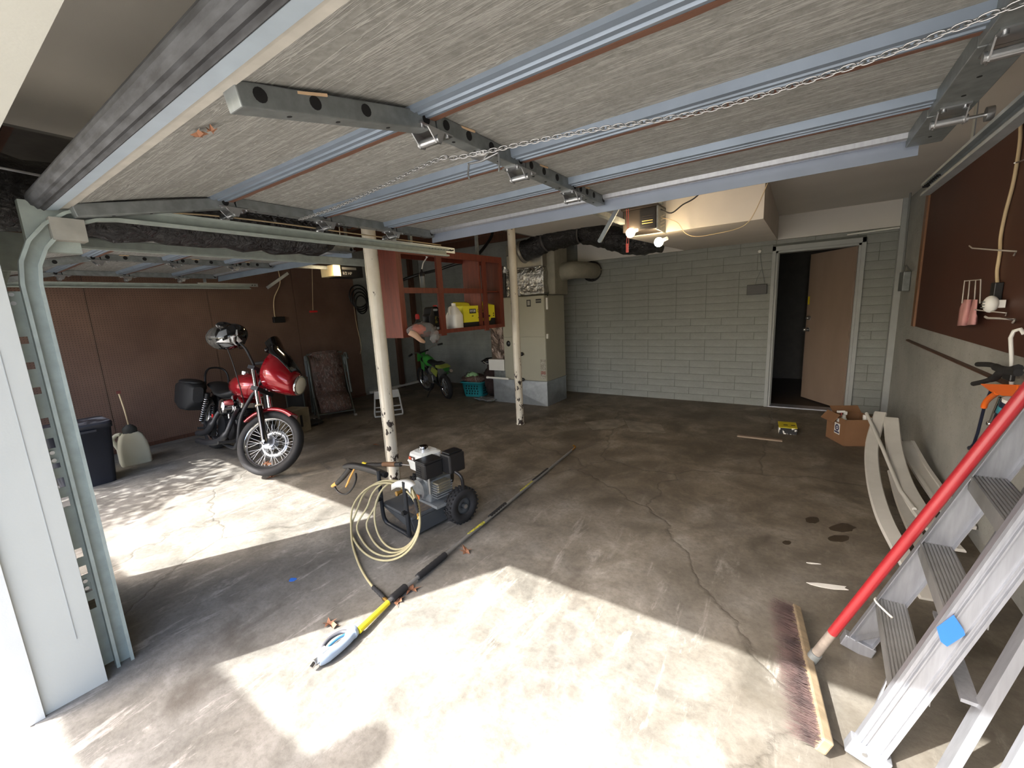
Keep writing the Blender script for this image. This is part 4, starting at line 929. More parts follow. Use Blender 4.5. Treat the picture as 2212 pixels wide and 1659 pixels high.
# saddlebags
for sy in (-1, 1):
    rg = []
    for x, h, w in ((-.42, .12, .10), (-.37, .26, .20), (-.15, .34, .22), (.08, .32, .20), (.17, .18, .10)):
        zc = .64 + (.0 if x < .1 else .03); rg.append([(x, sy*.25+p[0], zc+p[1]) for p in rrect(w, h, .035, 2)])
    sb_ = MB().loft(rg).build('saddlebag', LEATH, mo)
    MB().ell((-.12, sy*.25, .80), (.24, .115, .035)).build('bag_flap', LEATH, sb_)
    MB().tube([(.30, sy*.195, .70), (.14, sy*.20, .36)], .017, 10).tube([(.30, sy*.195, .70), (.28, sy*.196, .64)], .026, 12).build('shock_absorber', BLKM, mo)
    a, b = V((.28, sy*.196, .645)), V((.14, sy*.20, .37))
    MB().tube([a+(b-a)*(i/90)+perp(b-a)[0]*.026*math.cos(i*.75)+perp(b-a)[1]*.026*math.sin(i*.75) for i in range(91)], .0045, 6).build('shock_spring', CHR, mo)
    MB().cyl((.28, sy*.14, .30), (.28, sy*.27, .30), .014).build('footpeg', RUB, mo)
    MB().tube([(-.1, sy*.10, .47), (-.38, sy*.10, .50)], .01, 8).build('fender_strut', GLB, mo)
MB().ell((-.33, -.17, .55), (.03, .03, .03)).build('indicator', M('amber_lens', (214, 120, 40), .3), mo)
# engine
eg = MB().box((.80, 0, .36), (.42, .24, .22)).cyl((.66, -.15, .37), (.66, .15, .37), .12, n=24).cyl((.92, -.14, .36), (.92, .14, .36), .11, n=24).build('engine_case', BLKM, mo, .02)
for lean, cx in ((-.4, .70), (.4, .90)):
    d = V((math.sin(lean), 0, math.cos(lean))); b = V((.80+math.sin(lean)*.12, 0, .44)); cyl_ = MB()
    for k in range(9): cyl_.cyl(b+d*(.02+k*.019), b+d*(.030+k*.019), .088, n=20)
    cyl_.cyl(b, b+d*.2, .06, n=16)
    cc = cyl_.build('cylinder', BLKM, mo)
    MB().box(b+d*.235, (.15, .17, .07), (0, lean, 0)).build('rocker_cover', CHR, cc, .012)
    MB().cyl(b+V((0, -.10, -.02)), b+d*.19+V((0, -.10, 0)), .014, n=10).build('pushrod_tube', CHR, cc)
MB().cyl((.80, -.11, .60), (.80, -.20, .60), .085, n=24).lathe([(.085, 0), (.07, .015), (.02, .02)], (.80, -.20, .60), (0, -1, 0), 24).build('air_cleaner', CHR, mo)
MB().cyl((.45, -.16, .33), (.45, -.20, .33), .10, n=24).build('primary_cover', BLKM, mo)
MB().box((.34, -.13, .50), (.12, .06, .13)).build('battery_cover', GLB, mo, .01); MB().box((.40, -.165, .45), (.05, .004, .04)).build('red_badge', M('red_plastic'), mo)
for k, pts in enumerate(([(.70, -.09, .58), (.66, -.18, .52), (.62, -.22, .40), (.52, -.23, .31), (.38, -.235, .26), (.20, -.24, .23)], [(.95, -.09, .58), (1.06, -.17, .50), (1.04, -.22, .34), (.86, -.235, .24), (.56, -.24, .18), (.24, -.245, .15)])):
    sp_ = spline(pts, 7); MB().tube(sp_, [.024]*14+[.033]*(len(sp_)-14), 12).build('exhaust_pipe', MBLK, mo)
MB().tube([(.86, .13, .18), (.80, .26, .08), (.78, .31, .0)], .010, 8).build('kickstand', BLKM, mo)
MB().tube([(1.10, -.14, .27), (1.10, -.30, .27)], .016, 10).tube([(1.10, .14, .27), (1.10, .30, .27)], .016, 10).build('forward_peg', RUB, mo)
MB().cyl((0, -.16, .32), (0, .16, .32), .014).build('rear_axle', STEEL, mo)
# helmet hung on the right-hand grip
bpy.context.view_layer.update()
HC = ony(497, 727, 1.86)
he = thing('helmet', 'black and white full-face helmet hung on the motorcycle handlebar', 'helmet', HC, (0, 0, 0))
toc = (V((0, 0, CAMH))-HC).normalized(); sd = V((-toc.y, toc.x, 0)).normalized()    # sd points to picture right
hr = Matrix((sd, -toc, sd.cross(-toc))).transposed()
shell = MB(); shell.ell((0, 0, 0), (.155, .13, .125), nu=24, nv=16); shell.v = [hr@(p+V((0, 0, .02*(p.x/.155)))) for p in shell.v]; shell = shell.build('shell', GLB, he)
SILV = M('silver_graphic', (206, 208, 210), .35, .2, var=.08); GRY = M('grey_graphic', (110, 114, 118), .35, var=.2)
def patch(poly, mat, name, push=1.03):
    vs = []
    for x, z in poly:
        zz = z-.02*(x/.155); k = max(0.0, 1-(x/.155)**2-(zz/.125)**2); y = -.13*math.sqrt(k)
        vs.append(hr@V((x*push, y*push-.002, z*push)))
    c = sum(vs, V())/len(vs); c = c+hr@V((0, -.012, 0))
    MB().add(vs+[c], [(i, (i+1) % len(vs), len(vs)) for i in range(len(vs))], True).build(name, mat, shell)
patch([(-.12, -.045), (-.06, -.01), (-.065, -.03), (-.01, -.02), (-.01, -.055), (-.06, -.05)], SILV, 'white_flash')
patch([(.0, .0), (.05, .02), (.055, .06), (.065, .06), (.062, .01), (.02, -.012), (.02, -.05), (.045, -.085), (.03, -.085), (.005, -.05)], SILV, 'white_flash')
patch([(.055, .005), (.09, -.05), (.06, -.065), (.045, -.045)], SILV, 'white_flash')
patch([(-.11, .0), (-.08, .05), (-.02, .07), (-.02, .02), (-.06, .0)], GRY, 'grey_flash')
patch([(-.10, -.06), (-.02, -.065), (.02, -.09), (-.05, -.095)], GRY, 'grey_flash')
vis = MB(); vis.ell((-.035, -.0, -.005), (.165, .125, .125), nu=24, nv=14); vis.v = [hr@p for p in vis.v if True]
keep = [i for i, f in enumerate(vis.f) if all((hr.transposed()@vis.v[j]).x < -.085 for j in f)]
used = sorted({j for i in keep for j in vis.f[i]}); ix = {j: n for n, j in enumerate(used)}
vis.f = [[ix[j] for j in vis.f[i]] for i in keep]; vis.v = [vis.v[j] for j in used]; vis.sm = [True]*len(vis.f)
vis.build('visor', M('clear_visor', (200, 200, 196), .08, var=.02, trans=.9, ior=1.2), he)
MB().ell(hr@V((.08, -.02, .0)), (.055, .08, .10), hr, 16, 10).build('lining', LEATH, he)
MB().tube([hr@V((.05, -.1, -.08)), hr@V((.06, -.06, -.12)), hr@V((.1, 0, -.12))], .008, 6).build('chin_strap', BLK, he)
# ---------------------------------------------------------------- jug, bin
JP = V((-6.13, 1.30, 0)); UJ = M('white_jug_plastic', (206, 206, 188), .45, var=.14, scale=3, stretch=(1, 1, .6))
ju = thing('utility_jug', 'square white utility jug with a thin filler hose against the pegboard', 'jug', JP, (0, 0, math.radians(-8)))
R_ = lambda w, d, z, r, ox=0: [(x+ox, y, z) for x, y in rrect(w, d, r, 3)]
MB().loft([R_(.25, .25, 0, .03), R_(.265, .265, .012, .035), R_(.265, .265, .16, .035), R_(.235, .245, .24, .035, .012), R_(.16, .19, .33, .03, .035), R_(.12, .13, .36, .03, .045)]).build('body', UJ, ju)
MB().tube(spline([(.04, -.08, .355), (.0, -.115, .345), (-.01, -.15, .30), (-.005, -.135, .235), (.0, -.12, .19)], 6), .019, 10).build('handle', UJ, ju)
MB().lathe([(.062, .355), (.066, .40), (.05, .425), (.02, .45)], (.045, 0, 0), n=18).build('cap', M('dark_grey_cap', (52, 56, 56), .6), ju)
MB().tube(spline([(.045, 0, .44), (.04, -.006, .62), (.02, -.02, .80)], 6), .007, 8).build('filler_hose', CORDW, ju)
MB().box((.02, -.02, .815), (.035, .035, .03)).build('hose_end', M('dark_red_cap', (90, 34, 26), .6), ju)
BP = onz(165, 1062)+V((-.18, .12, 0)); NAVY = M('navy_bin_plastic', (26, 30, 40), .5, var=.15)
bn = thing('wheelie_bin', 'dark navy bin half hidden behind the near door track', 'bin', BP)
MB().loft([R_(.36, .36, 0, .05), R_(.44, .44, .56, .05), R_(.46, .46, .56, .05), R_(.46, .46, .60, .05)]).build('body', NAVY, bn); MB().loft([R_(.47, .47, .60, .05), R_(.45, .45, .62, .06)]).build('lid', NAVY, bn)
MB().box((.2, 0, .55), (.08, .2, .02)).build('grip', NAVY, bn)
# ---------------------------------------------------------------- folding camp chair
CP = V((-6.00, 3.70, 0))
cc_ = thing('camp_chair', 'folding camouflage padded camp chair leaning in the corner behind the motorcycle', 'chair', CP, (0, 0, math.radians(-24)))
prof = [(-.24, .97), (-.22, .99), (-.16, .9), (-.10, .74), (-.03, .56), (.0, .44), (.05, .36), (.18, .33), (.28, .26), (.32, .16), (.31, .10)]
def pad(prof, w, th, wob, seed):
    rnd = random.Random(seed); rings = []; P = spline([(x, 0, z) for x, z in prof], 4)
    for i, p in enumerate(P):
        d = (P[min(i+1, len(P)-1)]-P[max(i-1, 0)]).normalized(); nn = V((d.z, 0, -d.x)); tt = th*(1+.55*abs(math.sin(i*.33)))+rnd.uniform(-wob, wob)
        ww = .62+.38*min(1, i/5) if i < 5 else 1.0; pin = .5+.5*abs(math.sin(i*.26+.4))
        rings.append([p+V((0, y*ww, 0))+nn*(tt*pin*1.5*k*(1-(y/w*1.9)**4*.3)) for y, k in ((-w/2, .2), (-w/2, .8), (-w/4, 1.1), (0, 1.0), (w/4, 1.1), (w/2, .8), (w/2, .2), (0, -.1))])
    return MB().loft(rings)
pad([(-a*1.0, z) if False else (a, z) for a, z in prof], .44, .05, .008, 4).build('padded_sling', CAMO, cc_)
TUBEG = M('grey_green_tube', (86, 90, 84), .45, .4, var=.25)
for sy in (-1, 1):
    y = sy*.27
    MB().tube(spline([(-.30, y, .02), (-.20, y, .45), (-.17, y, .78), (-.12, y, .90), (-.02, y, .92), (.06, y, .82), (.10, y, .55), (.18, y, .34)], 6), .016, 10).build('arm_frame', TUBEG, cc_)
    MB().tube([(-.22, y*.95, .90), (.0, y*.95, .42), (.33, y*.95, .015)], .014, 10).tube([(.0, y*.98, .42), (-.05, y*.98, .02)], .013, 10).build('leg', TUBEG, cc_)
    MB().tube(spline([(-.19, y*1.03, .62), (-.15, y*1.05, .86), (-.06, y*1.06, .93), (.04, y*1.05, .86)], 4), .026, 10).build('arm_pad', M('grey_arm_pad', (96, 100, 98), .8, var=.2), cc_)
    MB().box((.33, y*.95, .015), (.06, .04, .03)).build('foot', M('worn_grey_foot', (120, 116, 110), .7), cc_)
MB().tube([(.29, -.26, .08), (.29, .26, .08)], .012, 8).tube([(-.22, -.26, .95), (-.22, .26, .95)], .012, 8).build('cross_bar', TUBEG, cc_)
# dark folding frame, cardboard crate and gloves beside the chair
fq = thing('folding_frame', 'black folding tube frame beside the camouflage chair', 'frame', onz(652, 905)+V((-.25, .1, 0)), (0, 0, math.radians(-30)))
for y in (-.14, .10): MB().tube([(.08, y, .01), (.02, y, .2), (.05, y, .38), (.0, y, .44)], .011, 8).build('tube', TUBEG, fq)
MB().tube([(.08, -.14, .01), (.08, .10, .01)], .011, 8).build('tube', TUBEG, fq); MB().box((-.05, -.02, .2), (.05, .24, .34), (0, -.2, 0)).build('black_fabric', LEATH, fq)
cr = thing('carton', 'small worn beige carton behind the motorcycle fork', 'box', V((-5.55, 2.78, 0)), (0, 0, .3)); MB().b2(-.14, .14, -.2, .2, 0, .32).build('carton', M('worn_carton', (136, 124, 100), .85, var=.4, scale=6), cr); 
for k in range(2): MB().b2(.14, .142, -.12+k*.15, -.08+k*.15, .08, .24).build('print', BLK, cr)
gl = thing('rag_pile', 'dark rag with pale scraps on the floor behind the front wheel', 'rag', onz(668, 918))
blob((0, 0, .03), (.16, .2, .035), 11, .25).build('rag', M('dark_rag', (40, 40, 42), .9), gl)
for k in range(4): MB().box((.08-.04*k, -.12+.08*k, .06), (.1, .03, .006), (.1*k, .2, .8*k)).build('scrap', M('pale_scrap', (170, 168, 162), .8), gl)
# ---------------------------------------------------------------- folding step stool
SP_ = onz(838, 897)+V((-.05, .06, 0))
ss = thing('step_stool', 'small white folding step stool behind the near column', 'stool', SP_, (0, 0, math.radians(-38)))
WTUBE = M('off_white_tube', (176, 178, 176), .5, var=.1)
for sx, lean in ((1, .12), (-1, -.16)):
    MB().tube(spline([(sx*.03, -.17, .36), (sx*.03+lean*.55, -.19, .16), (sx*.03+lean, -.20, .03), (sx*.03+lean, -.15, .012), (sx*.03+lean, .15, .012), (sx*.03+lean, .20, .03), (sx*.03+lean*.55, .19, .16), (sx*.03, .17, .36)], 5), .012, 10).build('leg_frame', WTUBE, ss)
MB().prism([(-.17, 0), (.17, 0), (.19, -.12), (-.19, -.12)], (.055, 0, .375), (0, 1, 0), (-.55, 0, .83), .012).build('tread', WTUBE, ss); MB().b2(-.07, .07, -.17, .17, .365, .38).build('seat_board', WTUBE, ss, .004)
MB().tube([(.10, -.19, .14), (.10, .19, .14)], .01, 8).build('brace', WTUBE, ss)
# ---------------------------------------------------------------- small green dirt bike
r1 = onz(968, 861); r2 = V((-5.80, 5.62, 0)); hv = r2-r1
db = thing('dirt_bike', 'small green and black dirt bike standing in the dark back corner', 'motorcycle', r1, (math.radians(-6), 0, math.atan2(hv.y, hv.x)))
wb_ = .98; GRN = M('green_plastic', (64, 150, 62), .4, var=.1); LIME = M('pale_lime_plate', (150, 164, 74), .5, var=.15)
wheel(db, (0, 0, .22), .22, .08, I, spokes=24); RS2 = Matrix.Rotation(math.radians(14), 3, V((-.42, 0, .9)))
H2 = V((.80, 0, .62)); S2 = lambda p: H2+RS2@(V(p)-H2)
wheel(db, (wb_, 0, .25), .25, .07, S2, spokes=24)
for sy in (-1, 1):
    MB().tube([S2(V((wb_, .07*sy, .25))), S2(V((.86, .07*sy, .52))), S2(V((.78, .07*sy, .70)))], .018, 10).build('fork_leg', BLKM, db)
    MB().tube([(0, .07*sy, .22), (.32, .08*sy, .30)], .018, 8).build('swingarm', BLKM, db)
    MB().tube(spline([S2(V((.78, .03*sy, .72))), S2(V((.76, .14*sy, .82))), S2(V((.70, .30*sy, .84)))], 5), .011, 8).build('handlebar', STEEL, db)
    MB().tube([S2(V((.70, .29*sy, .84))), S2(V((.66, .38*sy, .835)))], .018, 10).build('grip', RUB, db)
MB().box(S2(V((.765, 0, .80))), (.03, .2, .025), RS2).build('bar_pad', BLK, db)
MB().box(S2(V((.90, 0, .70))), (.02, .16, .18), (0, -.4, 0)).build('front_plate', GRN, db, .01)
rings = [[(x, w*math.cos(a), z+h*math.sin(a)) for a in [2*math.pi*k/14 for k in range(14)]] for x, w, z, h in ((.48, .05, .60, .05), (.58, .10, .62, .09), (.70, .09, .66, .09), (.78, .04, .67, .05))]
MB().loft(rings).build('tank', GRN, db)
rings = [[(x, w*math.cos(a), z+h*math.sin(a)) for a in [2*math.pi*k/14 for k in range(14)]] for x, w, z, h in ((-.02, .06, .64, .02), (.08, .075, .63, .04), (.3, .08, .60, .045), (.52, .07, .63, .04), (.6, .03, .66, .02))]
MB().loft(rings).build('seat', LEATH, db)
MB().prism([(-.20, .02), (-.05, .06), (.12, .05), (.12, .0), (-.05, .0)], (0, 0, .56), (1, 0, 0), (0, 0, 1), .17).build('rear_fender', LIME, db, .01)
for sy in (-1, 1): MB().prism([(-.02, -.02), (.2, .03), (.3, -.05), (.08, -.14)], (0, sy*.11, .55), (1, 0, 0), (0, 0, 1), .012).build('side_panel', LIME if sy > 0 else GRN, db)
for sy in (-1, 1): MB().prism([(0, 0), (.16, .06), (.18, -.1), (.06, -.14)], (.58, sy*.11, .60), (1, 0, 0), (0, 0, 1), .01).build('shroud', GRN, db)
MB().tube([(.78, 0, .66), (.66, 0, .28), (.36, 0, .26), (.30, 0, .55), (.78, 0, .66)], .02, 8).build('frame', BLKM, db)
MB().box((.50, 0, .32), (.22, .16, .16)).cyl((.52, 0, .38), (.62, 0, .48), .055, n=14).build('engine', STEEL, db, .015)
MB().tube(spline([(.62, -.06, .42), (.66, -.12, .30), (.45, -.12, .28), (.2, -.13, .42), (-.05, -.13, .48)], 6), [.016]*12+[.03]*13, 10).build('exhaust', STEEL, db)
MB().tube([(.42, .1, .2), (.38, .25, .01)], .009, 8).build('kickstand', BLKM, db)
# ---------------------------------------------------------------- laundry basket and heap
LBp = onz(1022, 858)+V((-.05, .16, 0)); TEAL = M('teal_plastic', (42, 140, 148), .45, var=.06)
lbk = thing('laundry_basket', 'teal plastic laundry basket with rows of holes', 'basket', LBp, (0, 0, math.radians(8)))
rg = [[(x, y, z) for x, y in rrect(a, b, .06, 3)] for a, b, z in ((.36, .26, 0), (.37, .27, .02), (.43, .33, .25), (.47, .37, .25), (.47, .37, .27), (.44, .34, .27), (.42, .32, .25), (.35, .25, .02))]
bsk = MB().loft(rg).build('tub', TEAL, lbk)
for r in range(4):
    for k in range(5):
        z = .06+.045*r; hw = .185+.03*z/.25
        MB().prism([(.011*math.cos(a), .015*math.sin(a)) for a in [2*math.pi*i/10 for i in range(10)]], (-.11+.055*k+.012*(r % 2), -.139-.03*(z-.02)/.23-.001, z), (1, 0, 0), (0, -.12, 1), .006).build('hole', DARK, bsk)
        if k < 4: MB().prism([(.011*math.cos(a), .015*math.sin(a)) for a in [2*math.pi*i/10 for i in range(10)]], (.189+.03*(z-.02)/.23+.001, -.075+.05*k, z), (0, 1, 0), (.12, 0, 1), .006).build('hole', DARK, bsk)
DK = M('dark_brown_cloth', (60, 44, 42), .95, var=.5, scale=20); 
for i, (c, r, m, nm, lab) in enumerate((((-.02, 0, .30), (.22, .17, .09), CAMO, 'camouflage_jacket', 'crumpled camouflage jacket heaped in the teal basket'), ((.33, .10, .29), (.17, .16, .29), DK, 'dark_coat', 'dark brown coat slumped beside the teal basket'), ((-.03, -.08, .38), (.12, .06, .05), M('green_white_cloth', (150, 190, 140), .9, c2=(60, 60, 60), scale=14, lo=.45, hi=.5), 'green_shirt', 'pale green and white cloth on top of the basket heap'), ((.27, .08, .62), (.13, .09, .05), BLK, 'black_bag', 'black bag perched on top of the coat heap'))):
    o = thing(nm, lab, 'clothes' if i < 3 else 'bag', LBp+V(c), (0, 0, .2*i)); blob((0, 0, 0), r, 20+i, .22, 18, 11).build('cloth', m, o)
    if i == 3: MB().tube(spline([(-.1, -.06, 0), (-.02, -.1, -.04), (.12, -.08, -.03)], 5), .005, 6).build('strap', WHT, o)
pf = thing('plastic_sheet', 'crumpled clear plastic sheet on the floor before the furnace', 'plastic', onz(1050, 866)+V((0, .05, .025)))
blob((0, 0, 0), (.22, .12, .03), 33, .35, 18, 9).build('film', CLEAR, pf)
# ---------------------------------------------------------------- pressure washer
WP = V((-2.20, 1.985, 0)); WY = math.radians(-9)
pw = thing('pressure_washer', 'small petrol pressure washer with a white tank and knobbly wheels', 'pressure washer', WP, (0, 0, WY))
GREYP = M('dark_grey_powder_coat', (72, 76, 80), .5, .2, var=.15)
MB().b2(-.19, .19, -.24, .22, .145, .165).build('deck', GREYP, pw, .004)
sk_ = MB().add([(-.19, -.24, .145), (.19, -.24, .145), (.19, .22, .145), (-.19, .22, .145), (-.15, -.17, .035), (.17, -.20, .02), (.17, .18, .03), (-.15, .18, .035)], [(0, 1, 5, 4), (1, 2, 6, 5), (2, 3, 7, 6), (3, 0, 4, 7), (4, 5, 6, 7)]).build('skirt', GREYP, pw)
for sx in (-1, 1):
    wc = V((sx*.245, .14, .128)); n = 40; prof = [(.06, -.036), (.10, -.045), (.122, -.036), (.128, -.012), (.128, .012), (.122, .036), (.10, .045), (.06, .036)]
    wh = MB().ring(wc, (1, 0, 0), prof, 36).build('wheel', RUB, pw)
    kn = MB()
    for k in range(26):
        a = 2*math.pi*k/26
        for xx, ro in ((-.026, 0), (0, .5), (.026, 0)):
            b = a+ro*2*math.pi/26; kn.box(wc+V((xx, .128*math.cos(b), .128*math.sin(b))), (.018, .014, .012), (b, 0, 0))
    kn = kn.build('tread_blocks', RUB, wh); kn['kind'] = 'stuff'
    MB().ring(wc, (1, 0, 0), [(.02, -.02), (.066, -.03), (.066, .03), (.02, .02)], 24).build('wheel_hub', GREYP, wh)
    MB().cyl(wc-V((.05, 0, 0)), wc+V((.05, 0, 0)), .016, n=14).build('axle_cap', STEEL, wh)
TB = M('black_tube', (40, 43, 48), .4, .3, var=.2)
for sx in (-1, 1):
    MB().tube(spline([(sx*.165, -.255, .42), (sx*.165, -.255, .30), (sx*.165, -.255, .10), (sx*.150, -.245, .03), (sx*.10, -.235, .016)], 6), .0145, 12).build('handle_upright', TB, pw)
    MB().cyl((sx*.165, -.255, .21), (sx*.165, -.29, .21), .017, n=8).build('clamp_bolt', BLKM, pw)
MB().tube([(-.10, -.235, .016), (.10, -.235, .016)], .0145, 12).build('foot_bar', TB, pw)
# engine
eb = MB().b2(-.02, .14, -.05, .15, .18, .34).cyl((.05, .02, .27), (.05, -.08, .27), .07, n=20).build('engine_block', M('grey_cast_alloy', (150, 154, 156), .45, .5, var=.25, scale=20), pw, .012)
for k in range(6): MB().b2(.13, .20, -.03, .11, .22+k*.018, .228+k*.018).build('cooling_fin', MATS['grey_cast_alloy'], eb)
MB().box((.10, .05, .175), (.26, .22, .02)).build('engine_foot', MATS['grey_cast_alloy'], eb)
MB().lathe([(.03, 0), (.1, .005), (.115, .05), (.11, .06)], (-.0, .21, .29), (0, -1, 0), 24).build('recoil_cover', BLK, eb)
rg = []
for z, a, b in ((.355, .17, .15), (.37, .20, .19), (.42, .215, .20), (.428, .225, .21), (.434, .225, .21), (.44, .212, .198), (.49, .19, .18), (.505, .14, .14)): rg.append([(x-.045, y+.07, z) for x, y in rrect(a, b, .04, 3)])
tk = MB().loft(rg, smooth=False).build('fuel_tank', M('white_tank_paint', (222, 222, 214), .35, var=.05), pw)
MB().cyl((-.05, .06, .505), (-.05, .06, .53), .036, n=24).cyl((-.05, .06, .53), (-.05, .06, .538), .03, n=24).build('tank_cap', CHR, tk)
MB().b2(-.115, -.04, -.0315, -.0305, .445, .475).build('badge', M('dark_badge', (58, 30, 26), .5), tk)
MB().b2(-.112, -.08, -.033, -.0315, .45, .47).build('red_mark', M('red_mark', (178, 74, 40), .5), tk); MB().cyl((-.063, -.0315, .46), (-.063, -.034, .46), .009, n=14).build('round_mark', WHT, tk)
af = MB().b2(.05, .17, -.09, .06, .37, .48).build('air_filter', BLK, pw, .008)
MB().b2(.045, .175, -.095, .065, .48, .495).build('air_filter_lid', BLK, af, .006)
for k in range(5): MB().b2(.06, .12, -.0925, -.0905, .385+k*.016, .392+k*.016).build('louvre', BLKM, af)
MB().b2(.14, .25, .06, .20, .38, .52).build('muffler', BLK, pw, .012); MB().b2(.15, .24, .07, .19, .52, .532).build('muffler_guard', BLKM, pw, .006)
MB().cyl((.16, -.06, .26), (.16, -.06, .42), .009, n=10).build('throttle_rod', STEEL, pw)
MB().b2(.10, .20, -.02, .10, .25, .33).build('heat_shield', M('champagne_metal', (178, 172, 150), .3, .8), pw, .01)
MB().b2(.05, .09, -.105, -.10, .215, .245).build('orange_label', M('orange_label', (206, 110, 60), .6), pw)
MB().tube(spline([(.22, .1, .40), (.29, .12, .36), (.28, .14, .26)], 5), .012, 8).build('guard_tube', BLK, pw)
pu_ = MB().cyl((-.16, -.04, .23), (-.02, -.04, .25), .04, n=16).b2(-.15, -.05, -.08, .03, .17, .26).build('pump', GREYP, pw, .006)
MB().cyl((-.11, -.09, .23), (-.11, -.15, .225), .013, n=12).cyl((-.11, -.15, .225), (-.11, -.165, .225), .019, n=6).build('brass_fitting', BRASS, pu_)
MB().cyl((-.05, -.09, .24), (-.05, -.13, .25), .012, n=10).build('brass_fitting', BRASS, pu_)
MB().ring((-.10, -.085, .25), (0, -1, 0), [(.02, -.006), (.034, -.006), (.034, .006), (.02, .006)], 20).build('gauge_ring', STEEL, pu_)
MB().b2(.03, .17, -.20, -.06, .1655, .167).build('warning_label', M('faded_label', (120, 104, 84), .7, c2=(70, 70, 72), scale=30), pw)
# hose
def hp(px, py, dy=0.0):
    y = 1.735+(1.475-1.735)*(py-1040)/170.0+dy; p = ony(px, py, y)
    if p.z < .012: p = onz(px, py, .012)
    return p
hs = thing('pressure_hose', 'coiled tan pressure hose hung on the front of the washer', 'hose', (-2.2, 1.6, 0)); off = hs.location
HOSE = M('tan_hose', (176, 166, 128), .5, var=.12)
pts = []
loops = [(832, 1127, 75, 84), (838, 1120, 68, 82), (849, 1116, 58, 78), (858, 1113, 49, 74)]
tail = [(832, 1296), (806, 1268), (786, 1240), (770, 1205), (760, 1165)]
for px, py in tail: pts.append(onz(px, py, .014) if py > 1200 else hp(px, py))
for li, (cx, cy, rx, ry) in enumerate(loops):
    for k in range(14 if li < 3 else 18):
        a = math.radians(195+k*360/14); pts.append(hp(cx+rx*math.cos(a), cy+ry*math.sin(a), .012*li-.01*math.sin(k)))
pts += [hp(885, 1050), hp(893, 1068), hp(896, 1078)]
MB(off).tube(spline(pts, 4), .0068, 10).build('hose', HOSE, hs)
g = [hp(896, 1078), hp(900, 1095), hp(903, 1110)]
MB(off).tube(spline(g, 8), [.011 if i % 3 else .009 for i in range(17)], 10).build('bend_restrictor', RUB, hs)
MB(off).tube([hp(903, 1110), hp(904, 1116)], .009, 8).tube([hp(904, 1116), hp(903, 1122)], .007, 8).build('brass_coupling', BRASS, hs)
t0 = [onz(806, 1268, .016), onz(819, 1280, .016), onz(831, 1293, .016)]
MB(off).tube(spline(t0, 8), [.0125 if i % 3 else .0105 for i in range(17)], 10).build('bend_restrictor', RUB, hs)
MB(off).tube([onz(829, 1292, .016), onz(838, 1299, .018)], .010, 8).build('brass_coupling', BRASS, hs)
sh = [hp(852, 1049), hp(862, 1043), hp(875, 1042), hp(888, 1047), hp(893, 1055)]
sm = MB(off)
top = [p+V((0, -.025, .018)) for p in sh]; botm = [p+V((0, -.03, -.022)) for p in sh]
sm.add(top+botm+[p+V((0, .05, .0)) for p in top], [(i, i+1, 6+i, 5+i) for i in range(4)]+[(i, i+1, 11+i, 10+i) for i in range(4)], True); sm = sm.build('hose_strap', WHT, hs); m = sm.modifiers.new('s', 'SOLIDIFY'); m.thickness = .003
# spray gun lying across the washer handle
GY = 1.80
sg = thing('spray_gun', 'black spray gun with yellow trigger lying on the washer handle', 'spray gun', ony(800, 1020, GY)); off = sg.location
P = lambda x, y, dy=0: ony(x, y, GY+dy)
MB(off).tube(spline([P(744, 1008), P(765, 1006), P(800, 1014), P(834, 1026)], 5), [.018, .021, .022, .023, .024, .025, .026, .026, .027, .027, .027, .027, .026, .026, .025, .022], 12).build('gun_body', BLK, sg)
MB(off).tube([P(758, 1010), P(740, 1032), P(728, 1044)], [.021, .02, .018], 10).build('grip', BLK, sg)
MB(off).tube(spline([P(722, 1050), P(732, 1064), P(748, 1067), P(762, 1053), P(769, 1035), P(768, 1022)], 5), .008, 8).build('trigger_guard', BLK, sg)
MB(off).tube([P(766, 1012), P(757, 1030), P(752, 1042), P(747, 1052)], [.007, .008, .009, .006], 8).build('trigger', M('amber_trigger', (222, 166, 84), .5), sg)
MB(off).tube([P(730, 1042), P(724, 1046), P(718, 1050)], [.015, .016, .012], 10).build('inlet_nut', M('amber_trigger'), sg)
lw = thing('spray_lance', 'short black and tan lance pointing from the spray gun to the washer tank', 'lance', P(830, 1004, .2)); off = lw.location; Q = lambda x, y: ony(x, y, GY+.15)
MB(off).tube([Q(775, 1004), Q(800, 1004), Q(866, 1003)], [.01, .017, .017], 10).build('sleeve', BLK, lw); MB(off).tube([Q(828, 1003), Q(855, 1003)], .0185, 10).build('tan_band', M('tan_band', (124, 88, 58), .6), lw)
MB(off).tube([Q(866, 1003), Q(884, 1005)], .004, 6).build('tip_rod', STEEL, lw); MB(off).tube([Q(784, 1001), Q(792, 1003)], .013, 8).build('yellow_ring', YEL, lw)
